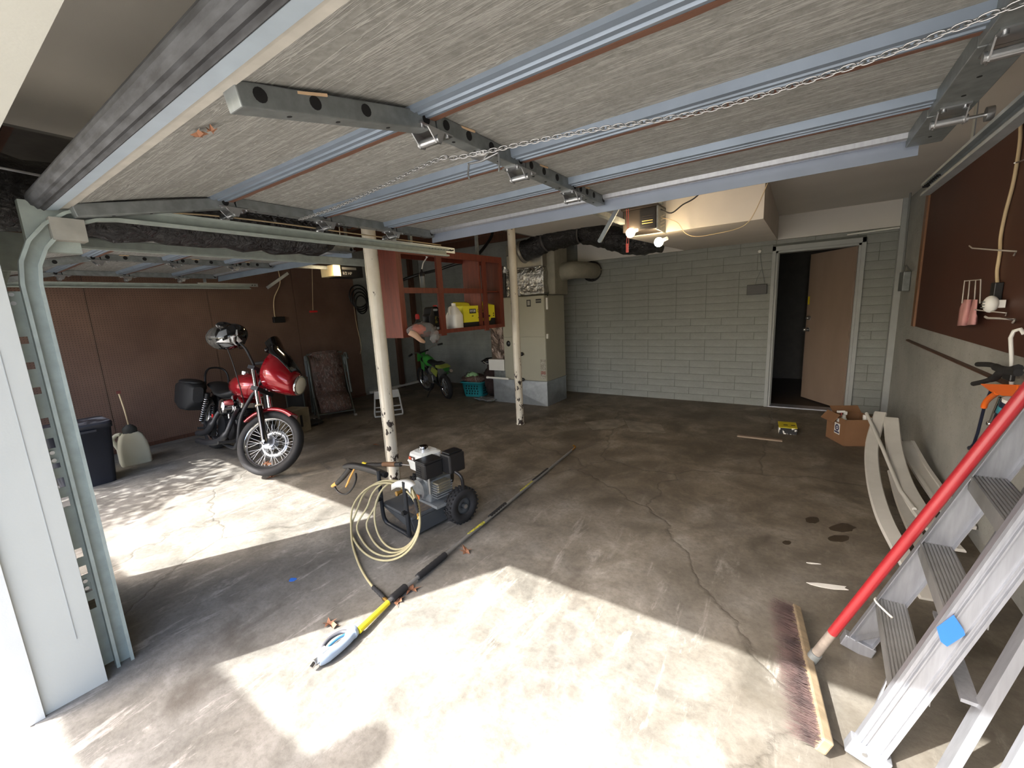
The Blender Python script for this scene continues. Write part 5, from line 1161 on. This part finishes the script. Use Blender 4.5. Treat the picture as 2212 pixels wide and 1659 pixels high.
# ---------------------------------------------------------------- telescoping wand on the floor
tw = thing('telescoping_wand', 'long telescoping wand lying diagonally on the floor with a grey trigger handle', 'wand', onz(850, 1285)); off = tw.location
def fp(x, y, z=.022): return onz(x, y, z)
MB(off).tube([fp(838, 1300), fp(1234, 974)], .0115, 10).build('aluminium_tube', M('dull_aluminium', (150, 150, 148), .45, .6, var=.2), tw)
MB(off).tube(spline([fp(1230, 977), fp(1240, 969), fp(1243, 965, .03), fp(1238, 962, .05)], 4), .009, 8).build('spray_hook', BRASS, tw)
MB(off).tube([fp(1205, 997), fp(1236, 972)], .009, 8).build('thin_tube', ALU, tw)
for a, b, r in (((1153, 1038), (1183, 1014), .017), ((1058, 1117), (1092, 1089), .018), ((902, 1247), (962, 1198), .02), ((846, 1294), (876, 1268), .022)):
    p0, p1 = fp(*a), fp(*b); n = 14
    MB(off).tube([p0+(p1-p0)*(i/n) for i in range(n+1)], [r*(1 if i % 2 else .9) for i in range(n+1)], 12).build('foam_grip', RUB, tw)
for a, b in (((1126, 1061), (1150, 1041)), ((1012, 1155), (1045, 1129))): MB(off).tube([fp(*a, .024), fp(*b, .024)], .0118, 10).build('yellow_label', M('yellow_label', (214, 206, 70), .6, c2=(120, 116, 60), scale=60), tw)
MB(off).tube([fp(775, 1362, .03), fp(838, 1302)], [.016, .015], 12).build('yellow_section', YEL, tw)
LB_ = M('grey_blue_handle', (150, 164, 180), .45, var=.1); h0, h1 = fp(770, 1362, .03), fp(690, 1424, .03); hd_ = (h1-h0).normalized(); hn = V((0, 0, 1)).cross(hd_)
L_ = (h1-h0).length
def hh_(t, s, z=.0): return h0+hd_*(t*L_)+hn*s+V((0, 0, z))
MB(off).tube(spline([hh_(-.02, 0), hh_(.12, -.004), hh_(.3, .012), hh_(.6, .018), hh_(.82, .010), hh_(1.02, 0)], 4), [.02, .024, .028, .03, .03, .028, .025, .023, .022, .022, .022, .022, .023, .024, .026, .028, .03, .03, .03, .028, .026], 12).build('handle', LB_, tw)
MB(off).tube(spline([hh_(.12, -.012, .004), hh_(.25, -.05, .006), hh_(.5, -.062, .006), hh_(.75, -.045, .006), hh_(.88, -.01, .004)], 5), .010, 10).build('hand_guard', M('dark_grey_guard', (82, 82, 86), .5), tw)
MB(off).tube(spline([hh_(.15, -.01, .006), hh_(.4, -.022, .01), hh_(.7, -.018, .01)], 5), .006, 8).build('trigger_lever', M('teal_blue_lever', (60, 108, 140), .5), tw)
MB(off).box(hh_(.88, .0, .028), (.03, .03, .006), math.atan2(hd_.y, hd_.x)).build('window', WHT, tw)
MB(off).tube([hh_(1.02, 0), hh_(1.12, 0)], .014, 10).build('swivel', STEEL, tw); MB(off).tube([hh_(1.12, 0), hh_(1.22, .004, -.006)], .010, 8).build('plug', CHR, tw)
# ---------------------------------------------------------------- aluminium step ladder against the right wall
la = thing('step_ladder', 'aluminium step ladder with grooved rails leaning on the right wall', 'ladder', (.30, 1.8, 0)); off = la.location
SL = .325; HT = 1.80
def lp(side, z, dx=0.0):      # front-edge point of a rail at height z; side 0 near, 1 far
    ya = (1.525+.062*z) if side == 0 else (2.065-.10*z)
    return V((.212+.02*side+SL*z+dx, ya, z))
RW = .088
for side in (0, 1):
    s = 1 if side == 0 else -1
    pr = [(0, 0), (.004, -.008*s), (.012, -.008*s), (.014, 0), (.020, 0), (.022, -.007*s), (.026, -.007*s), (.028, 0), (.060, 0), (.062, -.007*s), (.066, -.007*s), (.068, 0), (.074, 0), (.076, -.008*s), (RW-.004, -.008*s), (RW, 0), (RW, .024*s), (RW-.003, .024*s), (RW-.003, .003*s), (.003, .003*s), (.003, .024*s), (0, .024*s)]
    a, b = lp(side, .02), lp(side, HT); MB(off).extr(pr, a, b, (1, 0, 0), (0, 1, 0)).build('rail', ALU, la)
    f = MB(off).box(lp(side, .028, RW/2)+V((.0, .004*s, 0)), (RW+.02, .042, .055), (0, .31, 0)).build('foot', ALU, la, .004)
    MB(off).cyl(lp(side, .04, .03)+V((0, -.018, 0)), lp(side, .04, .03)+V((0, -.022, 0)), .007, n=8).build('rivet', STEEL, f)
ST = M('grooved_tread', (150, 150, 148), .5, .55, var=.25, scale=9, stretch=(1, 1, 1))
for k in range(6):
    z = .285+.29*k; a, b = lp(0, z), lp(1, z); a += V((.0, .003, 0)); b += V((0, -.003, 0)); pr = []
    n = 9
    for i in range(n):
        x0 = RW*i/n; pr += [(x0, 0), (x0+RW/n*.55, 0), (x0+RW/n*.6, -.004), (x0+RW/n*.95, -.004)]
    pr += [(RW, 0), (RW, -.022), (RW-.003, -.022), (RW-.003, -.007), (.003, -.007), (.003, -.055), (0, -.055)]
    t = MB(off).extr(pr, a, b, (1, 0, 0), (0, 0, 1)).build('step', ST, la)
    if k == 0:
        for s, q in ((0, a), (1, b)):
            s_ = 1 if s == 0 else -1; MB(off).beam(q+V((.02, s_*.14, -.05)), lp(s, .07, .02)+V((0, s_*.026, 0)), .02, .004, (1, 0, 0)).build('knee_brace', ALU, la)
for side in (0, 1):      # folded rear frame
    s = 1 if side == 0 else -1
    a = lp(side, .0, .13)+V((.08, s*.03, 0)); b = lp(side, HT-.1, .06)+V((0, s*.03, 0)); a.x += .02
    MB(off).beam(a+V((0, 0, .02)), b, .05, .024, (1, 0, 0)).build('rear_leg', ALU, la)
for z in (.30, .75, 1.2):
    a, b = lp(0, z, .17), lp(1, z, .17); MB(off).beam(a+V((0, .03, 0)), b+V((0, -.03, 0)), .04, .012).build('rear_brace', ALU, la)
MB(off).box((lp(0, HT)+lp(1, HT))/2+V((.05, 0, .02)), (.14, lp(1, HT).y-lp(0, HT).y+.08, .05)).build('top_cap', ALU, la, .006)
q = lp(0, ony(2048, 1362, 1.565).z)
bt = [(2023, 1355), (2060, 1328), (2082, 1361), (2085, 1372), (2046, 1397), (2032, 1386)]
yy = q.y-.0125
MB(off).add([ony(x, y, yy) for x, y in bt]+[ony(x, y, yy+.0015) for x, y in bt], [list(range(6)), list(range(6, 12))]+[(i, (i+1) % 6, 6+(i+1) % 6, 6+i) for i in range(6)]).build('blue_tape', M('blue_tape', (38, 104, 196), .7, var=.06), la)
MB(off).tube(spline([lp(1, .285, -.005)+V((0, -.02, .005)), lp(1, .285, .02)+V((-.03, -.06, .012)), lp(1, .285, .03)+V((0, -.12, .002))], 5), .004, 6).build('string_knot', WHT, la)
# second ladder standing closer to the door
l2 = thing('extension_ladder', 'second aluminium ladder in the bottom right corner beside the step ladder', 'ladder', (.62, 1.25, 0)); off = l2.location
for y in (1.06, 1.40):
    MB(off).extr([(0, 0), (.07, 0), (.07, .025), (.066, .025), (.066, .004), (.004, .004), (.004, .025), (0, .025)], (.46, y, .0), (.80, y, 2.0), (1, 0, 0), (0, 1, 0)).build('rail', ALU, l2)
for k in range(6):
    z = .25+.3*k; x = .495+.17*z; MB(off).cyl((x, 1.07, z), (x, 1.41, z), .016, n=12).build('rung', ALU, l2)
# ---------------------------------------------------------------- push broom
br_ = thing('push_broom', 'push broom with dark bristles, pale wooden block and red handle', 'broom', (.11, 1.8, 0)); off = br_.location
b0, b1 = V((.060, 2.12, .062)), V((.148, 1.445, .062)); bd = (b1-b0).normalized(); bs = V((0, 0, 1)).cross(bd)   # bs points away from the bristles
if bs.x < 0: bs = -bs
up = (V((0, 0, 1))*.93+bs*.36).normalized(); bn_ = up.cross(bd).normalized()
if bn_.x < 0: bn_ = -bn_
MB(off).box((b0+b1)/2+bn_*.0, (.034, (b1-b0).length, .058), Matrix((bn_, bd, bn_.cross(bd))).transposed()).build('block', mat_wood('pale_broom_wood', (104, 92, 74), (136, 121, 98), (1.5, 14, 14)), br_, .006)
me_ = MB(off); rnd = random.Random(2)
for k in range(1500):
    t = rnd.random(); zz = rnd.uniform(-.024, .024); p = b0+bd*((b1-b0).length*t)+bn_.cross(bd)*zz-bn_*.014
    d = (-bn_+bd*rnd.gauss(0, .10)+V((0, 0, rnd.gauss(-.12, .10)))).normalized()*rnd.uniform(.075, .115)
    e = p+d; e.z = max(e.z, .004); w = bd*.0011; w2 = V((0, 0, .0011))
    me_.add([p-w, p+w, p+w2, e], [(0, 1, 3), (1, 2, 3), (2, 0, 3)])
bs_ = me_.build('bristles', M('dark_bristles', (86, 66, 62), .8, c2=(44, 33, 32), scale=12), br_); bs_['kind'] = 'stuff'
H0 = V((.118, 1.815, .07)); H1 = V((.55, 1.665, 1.31)); hv_ = (H1-H0)
MB(off).tube([H0, H0+hv_*.035], .020, 14).build('socket', GALVD, br_); MB(off).tube([H0+hv_*.035, H0+hv_*.13], [.0165, .0155], 14).build('bare_end', M('worn_grey_wood', (132, 122, 112), .7, var=.4, scale=30), br_)
MB(off).tube([H0+hv_*.13, H1, H0+hv_*1.18], .0165, 14).build('handle', M('red_handle_paint', (146, 32, 38), .35, var=.14, scale=12, coat=.3), br_)
# ---------------------------------------------------------------- trim boards leaning behind the ladder
BW = M('dirty_white_trim', (196, 194, 186), .6, var=.16, scale=5)
def board(pts, w, th, name, label, grooved=False, group=None):
    P_ = spline(pts, 6); T = thing(name, label, 'board', P_[0]); o = P_[0]; rings = []
    for i, p in enumerate(P_):
        d = (P_[min(i+1, len(P_)-1)]-P_[max(i-1, 0)]).normalized(); sd = d.cross(V((0, 0, 1))).normalized()
        n_ = sd.cross(d)
        pr = [(-w/2, 0), (w/2, 0), (w/2, th), (w*.3, th), (w*.27, th*.55), (-w*.27, th*.55), (-w*.3, th), (-w/2, th)] if grooved else [(-w/2, 0), (w/2, 0), (w/2, th*.4), (w*.42, th), (-w*.42, th), (-w/2, th*.4)]
        rings.append([p+sd*a+n_*b-o for a, b in pr])
    MB().loft(rings, True, False).build('board', BW, T); return T
def bp(*q): return [ony(x, y, Y) for x, y, Y in q]
board(bp((1902, 893, 4.62), (1884, 960, 4.25), (1886, 1030, 3.8), (1906, 1110, 3.3), (1945, 1190, 2.95), (2010, 1300, 2.6)), .085, .018, 'trim_board', 'long bowed pale trim board lowest on the floor side of the pile')
board(bp((1925, 905, 4.55), (1932, 970, 4.2), (1952, 1040, 3.8), (1992, 1110, 3.4), (2060, 1190, 3.0)), .10, .018, 'trim_board', 'wide pale trim board propped highest on the pile against the right wall')
board(bp((1955, 955, 4.5), (1985, 1010, 4.15), (2030, 1075, 3.7), (2080, 1140, 3.3)), .11, .02, 'grooved_board', 'grooved pale board lying against the right wall behind the others', True)
board(bp((1930, 1020, 4.0), (1950, 1090, 3.6), (1985, 1170, 3.2), (2020, 1230, 2.9)), .07, .014, 'trim_board', 'narrow pale trim board showing between the two bowed boards')
qr = tag(MB(ony(1872, 893, 4.6)).tube([ony(1872, 893, 4.6), ony(1905, 965, 4.15), ony(1945, 1060, 3.65), ony(1975, 1100, 3.4)], .013, 8).build('round_moulding', BW), 'thin round white moulding crossing over the trim boards', 'moulding'); qr.location = ony(1872, 893, 4.6)
# ---------------------------------------------------------------- cardboard box with bottles, yellow carton, slat
b0 = onz(1822, 964); bx_ = thing('cardboard_box', 'open brown cardboard box with bottles by the back door', 'box', (b0.x+.0, b0.y, 0), (0, 0, math.radians(12)))
e = math.radians(12); BW_, BD_, BH_ = .30, .32, .265
# near corner at origin; one face runs to the right (x), the other back-left (y, skewed by rotation)
bx_.rotation_euler = (0, 0, math.radians(24)); wl_ = MB()
wl_.b2(0, BW_, 0, .006, 0, BH_).b2(0, BW_, BD_-.006, BD_, 0, BH_).b2(0, .006, .006, BD_-.006, 0, BH_).b2(BW_-.006, BW_, .006, BD_-.006, 0, BH_).b2(0, BW_, 0, BD_, 0, .005)
bxm = wl_.build('walls', CARD, bx_)
MB().box((-.035, .2, BH_-.01), (.1, .22, .005), (0, -.9, 0)).build('flap', CARD, bx_); MB().box((.18, BD_+.03, BH_+.02), (.26, .1, .005), (.7, 0, 0)).build('flap', CARD, bx_)
MB().b2(-.0015, 0, .085, .175, .09, .20).build('label', WHT, bxm)
MB().ring((-.002, .13, .155), (1, 0, 0), [(.018, -.0004), (.034, -.0004), (.034, .0004), (.018, .0004)], 24).build('round_print', M('navy_print', (44, 44, 84), .6), bxm)
MB().b2(-.0022, -.0014, .09, .17, .10, .118).build('bar_print', MATS['navy_print'], bxm); MB().cyl((-.002, .13, .155), (-.0026, .13, .155), .009, n=12).build('dot_print', MATS['navy_print'], bxm)
MB().b2(-.0015, 0, .11, .15, .215, .25).build('small_label', WHT, bxm)
bpy.context.view_layer.update(); bmw = bx_.matrix_world.copy()
for lab, lx, ly, mt_, nm in (('white spray bottle leaning out of the cardboard box', .10, .22, WHT, 'spray_bottle'), ('white handled bottle at the right side of the cardboard box', .22, .10, MILK, 'cleaner_bottle'), ('clear bottle lying on top inside the cardboard box', .13, .12, M('grey_clear_plastic', (170, 172, 176), .25, var=.2), 'drink_bottle')):
    pw_ = bmw@V((lx, ly, .005 if nm != 'drink_bottle' else .20)); T = thing(nm, lab, 'bottle', pw_, (0, 0, .4) if nm != 'drink_bottle' else (0, 1.45, -.3))
    MB().lathe([(.04, 0), (.045, .01), (.045, .17), (.018, .23), (.016, .255)] if nm != 'drink_bottle' else [(.03, -.10), (.033, -.09), (.033, .06), (.013, .10)], n=16).build('body', mt_, T)
    if nm == 'spray_bottle': MB().box((.01, 0, .275), (.03, .022, .035)).box((-.03, 0, .29), (.07, .022, .022)).build('trigger_head', WHT, T, .004); MB().b2(-.03, -.022, -.006, .006, .25, .285).build('trigger', M('pink_trigger', (226, 110, 110), .5), T)
    elif nm == 'cleaner_bottle': MB().tube(spline([(.02, 0, .24), (.05, 0, .25), (.06, 0, .2), (.045, 0, .15)], 4), .012, 8).build('handle', mt_, T); MB().cyl((0, 0, .25), (0, 0, .285), .018, n=14).build('cap', WHT, T)
    else: MB().cyl((0, 0, .10), (0, 0, .12), .014, n=12).build('cap', M('pink_trigger'), T)
y0 = onz(1721, 940); yc = thing('yellow_carton', 'small yellow carton with black and white cow-patterned sides on the floor', 'box', y0, (0, 0, math.radians(4)))
COW = M('cow_print', (226, 224, 216), .6, c2=(22, 20, 20), scale=11, lo=.49, hi=.51)
MB().b2(-.165, 0, 0, .24, 0, .07).build('carton', COW, yc); MB().b2(-.168, .003, -.003, .243, .07, .076).build('lid', M('yellow_carton_lid', (214, 196, 40), .6), yc)
for k in range(2): MB().b2(-.12+.07*k, -.08+.07*k, .09, .12, .076, .0768).build('finger_slot', BLK, yc)
s0, s1 = onz(1593, 941, .008), onz(1690, 952, .008); tag(MB(s0).beam(s0, s1, .045, .015).build('wood_slat', mat_wood('grey_slat', (120, 100, 80), (150, 132, 112), (1, 9, 9))), 'thin wooden slat lying flat on the floor left of the yellow carton', 'slat').location = s0
# ---------------------------------------------------------------- right wall: hooks, cord, cloth, tools
def wx(x, y, X=.89): return onx(x, y, X)
wc_ = thing('outlet_drop', 'pale power cord running down the brown wall panel to a dark outlet', 'cord', wx(2170, 480)); off = wc_.location
MB(off).tube(spline([wx(2203, 240), wx(2204, 300), wx(2190, 390), wx(2172, 460), wx(2162, 510), wx(2160, 545), wx(2154, 585), wx(2155, 615)], 5), .008, 8).build('cord', CORDW, wc_)
p = wx(2157, 628); MB(off).b2(.865, .9, p.y-.03, p.y+.03, p.z-.055, p.z+.045).build('outlet_box', BLK, wc_, .004)
nl = thing('plug_in_light', 'round white plug-in light at the foot of the pale cord', 'light', wx(2140, 657, .84)); MB().ell((0, 0, 0), (.03, .04, .045)).build('dome', WHT, nl); MB().b2(.02, .05, -.015, .015, -.02, .02).build('plug', WHT, nl)
for k in range(3): MB().b2(-.031, -.026, -.02, .02, -.02+.015*k, -.015+.015*k).build('slot', GALVD, nl)
rk = thing('wire_rack', 'white wire rack of four prongs holding a pink cloth', 'rack', wx(2100, 630)); off = rk.location
WR = M('white_wire', (214, 208, 200), .4, .3)
for i, x in enumerate((2084, 2095, 2108, 2119)): MB(off).tube([wx(x, 606-i*.5, .86), wx(x-4+(i-1.5)*1.2, 655, .85)], .0032, 6).build('prong', WR, rk)
MB(off).tube([wx(2084, 607, .86), wx(2119, 604, .86)], .0032, 6).build('cross_wire', WR, rk)
pc = thing('pink_cloth', 'faded pink cloth hanging from the white wire rack', 'cloth', wx(2088, 676)); off = pc.location
rings = []
for i in range(7):
    t = i/6; row = []
    for k in range(10):
        s = k/9; x = 2078+34*s-t*(8-4*s) ; y = 647+t*(57-3*s); row.append(wx(x, y, .855+.012*math.sin(s*11+t*2)))
    rings.append(row)
clm = MB(off); clm.add([p for r in rings for p in r], [(i*10+k, i*10+k+1, (i+1)*10+k+1, (i+1)*10+k) for i in range(6) for k in range(9)], True)
clm = clm.build('cloth', M('faded_pink', (206, 150, 146), .9, var=.2), pc); m = clm.modifiers.new('s', 'SOLIDIFY'); m.thickness = .006
def hook(pts, lab, r=.004, mat=None):
    P_ = [wx(x, y, X) for x, y, X in pts]; o = tag(MB(P_[0]).tube(P_, r, 6).build('peg_hook', mat or WR), lab, 'hook', None); o.location = P_[0]; return o
hook([(2190, 552, .895), (2195, 543, .86), (2150, 540, .85), (2100, 536, .83), (2094, 531, .83)], 'thin wire peg hook crossing the pale cord')
hook([(2172, 682, .895), (2174, 676, .86), (2140, 673, .84), (2106, 669, .82)], 'thin wire peg hook just below the round plug-in light', .003)
hook([(2188, 697, .895), (2192, 690, .86), (2160, 688, .84), (2133, 687, .82), (2128, 684, .82)], 'bright white peg hook lowest under the plug-in light', .0055)
hook([(2212, 345, .895), (2200, 350, .87), (2192, 352, .84)], 'pale wire hook high on the brown panel at the right edge', .004)
hook([(2185, 835, .88), (2185, 770, .86), (2183, 730, .85), (2190, 715, .86), (2205, 711, .87), (2212, 722, .88)], 'thick white bent bicycle hook above the orange caulking gun', .0085, WHT)
sn = thing('garden_snips', 'black handled snips hanging above the orange caulking gun', 'snips', wx(2170, 805, .84)); off = sn.location; W8 = lambda x, y: wx(x, y, .83)
MB(off).tube(spline([W8(2112, 787), W8(2140, 788), W8(2158, 796), W8(2180, 800), W8(2200, 795)], 5), [.013]*8+[.018]*13, 8).build('handle', RUB, sn); MB(off).tube(spline([W8(2103, 829), W8(2130, 823), W8(2150, 815), W8(2165, 803), W8(2200, 805)], 5), [.013]*8+[.017]*13, 8).build('handle', RUB, sn)
MB(off).box(W8(2180, 808), (.02, .09, .06)).build('jaw', BLK, sn, .006)
cg = thing('caulking_gun', 'orange caulking gun frame hanging on the right wall behind the red broom handle', 'caulking gun', wx(2165, 845, .82)); off = cg.location; ORG = M('orange_paint', (236, 110, 34), .4, var=.06)
cy0 = wx(2117, 830, .82)
def wpoly(px, X, t, name, mat, par, off):
    a = [wx(x, y, X) for x, y in px]; b = [wx(x, y, X)+V((t, 0, 0)) for x, y in px]; n = len(px)
    return MB(off).add(a+b, [list(range(n)), list(range(n, 2*n))[::-1]]+[(i, (i+1) % n, n+(i+1) % n, n+i) for i in range(n)]).build(name, mat, par)
wpoly([(2117, 829), (2195, 831), (2196, 856), (2165, 855), (2140, 846)], .81, .03, 'body', ORG, cg, off)
wpoly([(2200, 833), (2207, 832), (2208, 856), (2199, 857)], .81, .03, 'end_plate', ORG, cg, off)
MB(off).tube(spline([wx(2155, 848, .82), wx(2140, 858, .82), wx(2130, 868, .82), wx(2125, 880, .82)], 4), [.013]*13, 8).build('trigger', ORG, cg)
MB(off).tube([wx(2141, 842, .83), wx(2126, 880, .83), wx(2112, 935, .83), wx(2104, 958, .83), wx(2098, 965, .83)], .007, 8).build('push_rod', M('navy_rod', (40, 46, 66), .4, .4), cg); MB(off).tube([wx(2096, 968, .83), wx(2115, 972, .83)], .014, 8).build('rod_hook', M('navy_rod'), cg)
MB(off).tube([wx(2160, 858, .84), wx(2145, 895, .84), wx(2139, 912, .84)], .006, 8).build('plunger', CHR, cg); MB(off).ell(wx(2138, 915, .84), (.014, .014, .014)).build('plunger_end', CHR, cg)
tb = thing('sealant_tube', 'dark sealant bottle with a white cap behind the caulking gun', 'bottle', wx(2175, 905, .86)); off = tb.location
a, b = wx(2183, 862, .86), wx(2165, 915, .86); MB(off).tube([a, a+(b-a)*.12], .026, 14).build('cap', WHT, tb); MB(off).tube([a+(b-a)*.12, b], [.03, .036], 14).build('body', M('navy_bottle', (34, 42, 60), .4), tb); MB(off).tube([a+(b-a)*.3, a+(b-a)*.55], [.0325, .035], 14).build('label', M('teal_label', (70, 150, 164), .5, var=.5, scale=30), tb)
# junction box and conduit in the corner
jx = thing('junction_box', 'grey junction box on the corner board near the back door', 'junction box', (RIGHT-.05, 6.34, 1.48)); off = jx.location
pj = onx(1955, 608, .90); MB(off).b2(.865, .926, pj.y-.11, pj.y+.11, pj.z-.1, pj.z+.1).build('box', GALVD, jx, .006); MB(off).tube(spline([(.88, pj.y+.05, pj.z+.1), (.88, pj.y+.06, 2.0), (.88, pj.y+.1, CEIL)], 5), .009, 8).build('cable', M('grey_cable', (120, 122, 120), .6), jx)
MB(off).tube(spline([(.88, pj.y-.02, pj.z+.1), (.88, pj.y-.08, pj.z+.16), (.89, pj.y-.2, pj.z+.12), (.90, pj.y-.3, pj.z+.1)], 5), .006, 8).build('cable', M('grey_cable'), jx)
# wall control on the back wall
a, b = ony(1614, 616, BACK-.03), ony(1656, 635, BACK-.03); kp = thing('wall_control', 'small black wall control box hanging from wires beside the back door', 'control box', ((a.x+b.x)/2, BACK-.03, b.z)); off = kp.location
bxk = MB(off).b2(a.x, b.x, BACK-.045, BACK-.006, b.z, a.z).build('box', BLK, kp, .004)
for k in range(2): MB(off).b2(a.x+.03, b.x-.05, BACK-.047, BACK-.045, b.z+.04+k*.04, b.z+.043+k*.04).build('line', BLKM, bxk)
c = ony(1641, 543, BACK-.02); MB(off).tube(spline([c, ony(1645, 575, BACK-.02), ony(1652, 614, BACK-.02)], 6), .003, 6).tube(spline([ony(1646, 580, BACK-.02), ony(1636, 600, BACK-.02), ony(1632, 615, BACK-.02)], 6), .003, 6).build('wire', GALVD, kp); MB(off).ell(c, (.022, .015, .022)).build('wire_staple', WHT, kp)
# conduit along the head of the wall right of the door
cd = tag(MB((.2, BACK-.03, 2.16)).tube([ony(1830, 507, BACK-.03), ony(1900, 497, BACK-.03), ony(1962, 489, BACK-.06)], .010, 8).build('conduit', WHT), 'thin white conduit above the back door', 'conduit'); cd.location = (.2, BACK-.03, 2.16)
# ---------------------------------------------------------------- left wall details
def lx(x, y, X=LEFT+.02): return onx(x, y, X)
ow = thing('left_outlet', 'black outlet with a pale wire dropping down the pegboard', 'outlet', lx(600, 690)); off = ow.location
MB(off).tube(spline([lx(597, 570), lx(605, 610), lx(592, 645), lx(593, 680), lx(598, 690)], 5), .008, 7).build('wire', CORDW, ow); p = lx(602, 690); MB(off).b2(LEFT, LEFT+.05, p.y-.09, p.y+.09, p.z-.05, p.z+.04).build('box', BLK, ow, .008)
rh = thing('red_pull_handle', 'small red pull handle hanging on a cord before the pegboard', 'handle', onx(677, 672, -6.3)); off = rh.location
MB(off).tube([V((-6.3, onx(674, 575, -6.3).y, CEILL-.005)), onx(674, 575, -6.3), onx(676, 670, -6.3)], .004, 6).build('cord', CORDW, rh); MB(off).box(onx(677, 673, -6.3), (.02, .13, .03)).build('handle', M('red_plastic', (196, 30, 30)), rh, .006)
bc = thing('cable_bundle', 'bundle of black cable hanging on the end of the pegboard', 'cable', lx(772, 650)); off = bc.location
for k in range(4): MB(off).torus(lx(775+k*2, 640+k*6, LEFT+.06+.02*k), (1, .1*k, 0), .2-.012*k, .012, 28, 6).build('loop', BLK, bc)
tag(MB(lx(780, 690)).tube(spline([lx(763, 650), lx(770, 700), lx(780, 745), lx(778, 765)], 5), .004, 6).build('loose_wire', CORDW), 'loose pale wire dangling beside the cable bundle', 'wire').location = lx(780, 690)
# ---------------------------------------------------------------- leaves and scraps
def leaf_mesh(s, seed):
    r = random.Random(seed); m = MB(); n = 11; pts = []
    for i in range(n):
        a = 2*math.pi*i/n; rr = s*(1.0 if i % 2 == 0 else .42)*r.uniform(.75, 1.1); pts.append(V((rr*math.cos(a), rr*.7*math.sin(a), r.uniform(.002, .02))))
    m.add(pts+[V((0, 0, .004))], [(i, (i+1) % n, n) for i in range(n)]); return m
for i, (px, py, s, lab) in enumerate(((812, 962, .05, 'dry leaf beside the foot of the near column'), (586, 1032, .05, 'dry oak leaf right under the motorcycle front tyre'), (1006, 1192, .06, 'dry leaf between the pressure washer and the wand'), (888, 1276, .06, 'dry leaf touching the black grip of the wand'), (862, 1298, .045, 'small leaf at the hose coupling'), (712, 1350, .05, 'dry leaf just above the trigger handle'), (835, 1240, .0, ''))):
    if not lab: continue
    T = thing('dry_leaf', lab, 'leaf', onz(px, py, .001), (0, 0, i*1.3), 'dry leaves on the floor'); MB_ = leaf_mesh(s, i).build('blade', LEAFM, T); MB().tube([(0, 0, .004), (s*1.2, .01, .006)], .0012, 5).build('stalk', LEAFM, T)
T = thing('dry_leaf', 'brown leaf caught in the spokes of the motorcycle front wheel', 'leaf', ony(578, 1000, 1.74), (1.4, 0, .6), 'dry leaves on the floor'); T['group'] = 'dry leaves'; leaf_mesh(.05, 31).build('blade', LEAFM, T)
T = thing('cobweb_leaf', 'brown leaf scraps caught in cobweb under the near overhead door', 'leaf', onz(432, 300, 1.985)); m = leaf_mesh(.03, 41); m.build('blade', LEAFM, T); leaf_mesh(.022, 42).build('blade', LEAFM, T).location = (.035, .015, .01); MB().tube([(0, 0, .02), (.02, .01, .06)], .001, 5).build('cobweb_thread', WHT, T)
for px, py, w, h, lab, mt_ in ((1790, 1266, .10, .022, 'large pale paint flake on the floor left of the ladder', WHT), (1757, 1217, .035, .008, 'thin pale splinter on the floor left of the ladder', WHT), (633, 1252, .025, .02, 'scrap of blue tape on the floor by the sun patch', M('blue_tape'))):
    r = random.Random(px); n = 9; pts = [(w*math.cos(2*math.pi*i/n)*r.uniform(.6, 1.1), h*math.sin(2*math.pi*i/n)*r.uniform(.6, 1.2)) for i in range(n)]
    c = onz(px, py, .001); tag(MB(c).prism(pts, c, (.95, .3, 0), (-.3, .95, 0), .002).build('paint_flake' if mt_ is WHT else 'tape_scrap', mt_), lab, 'scrap').location = c
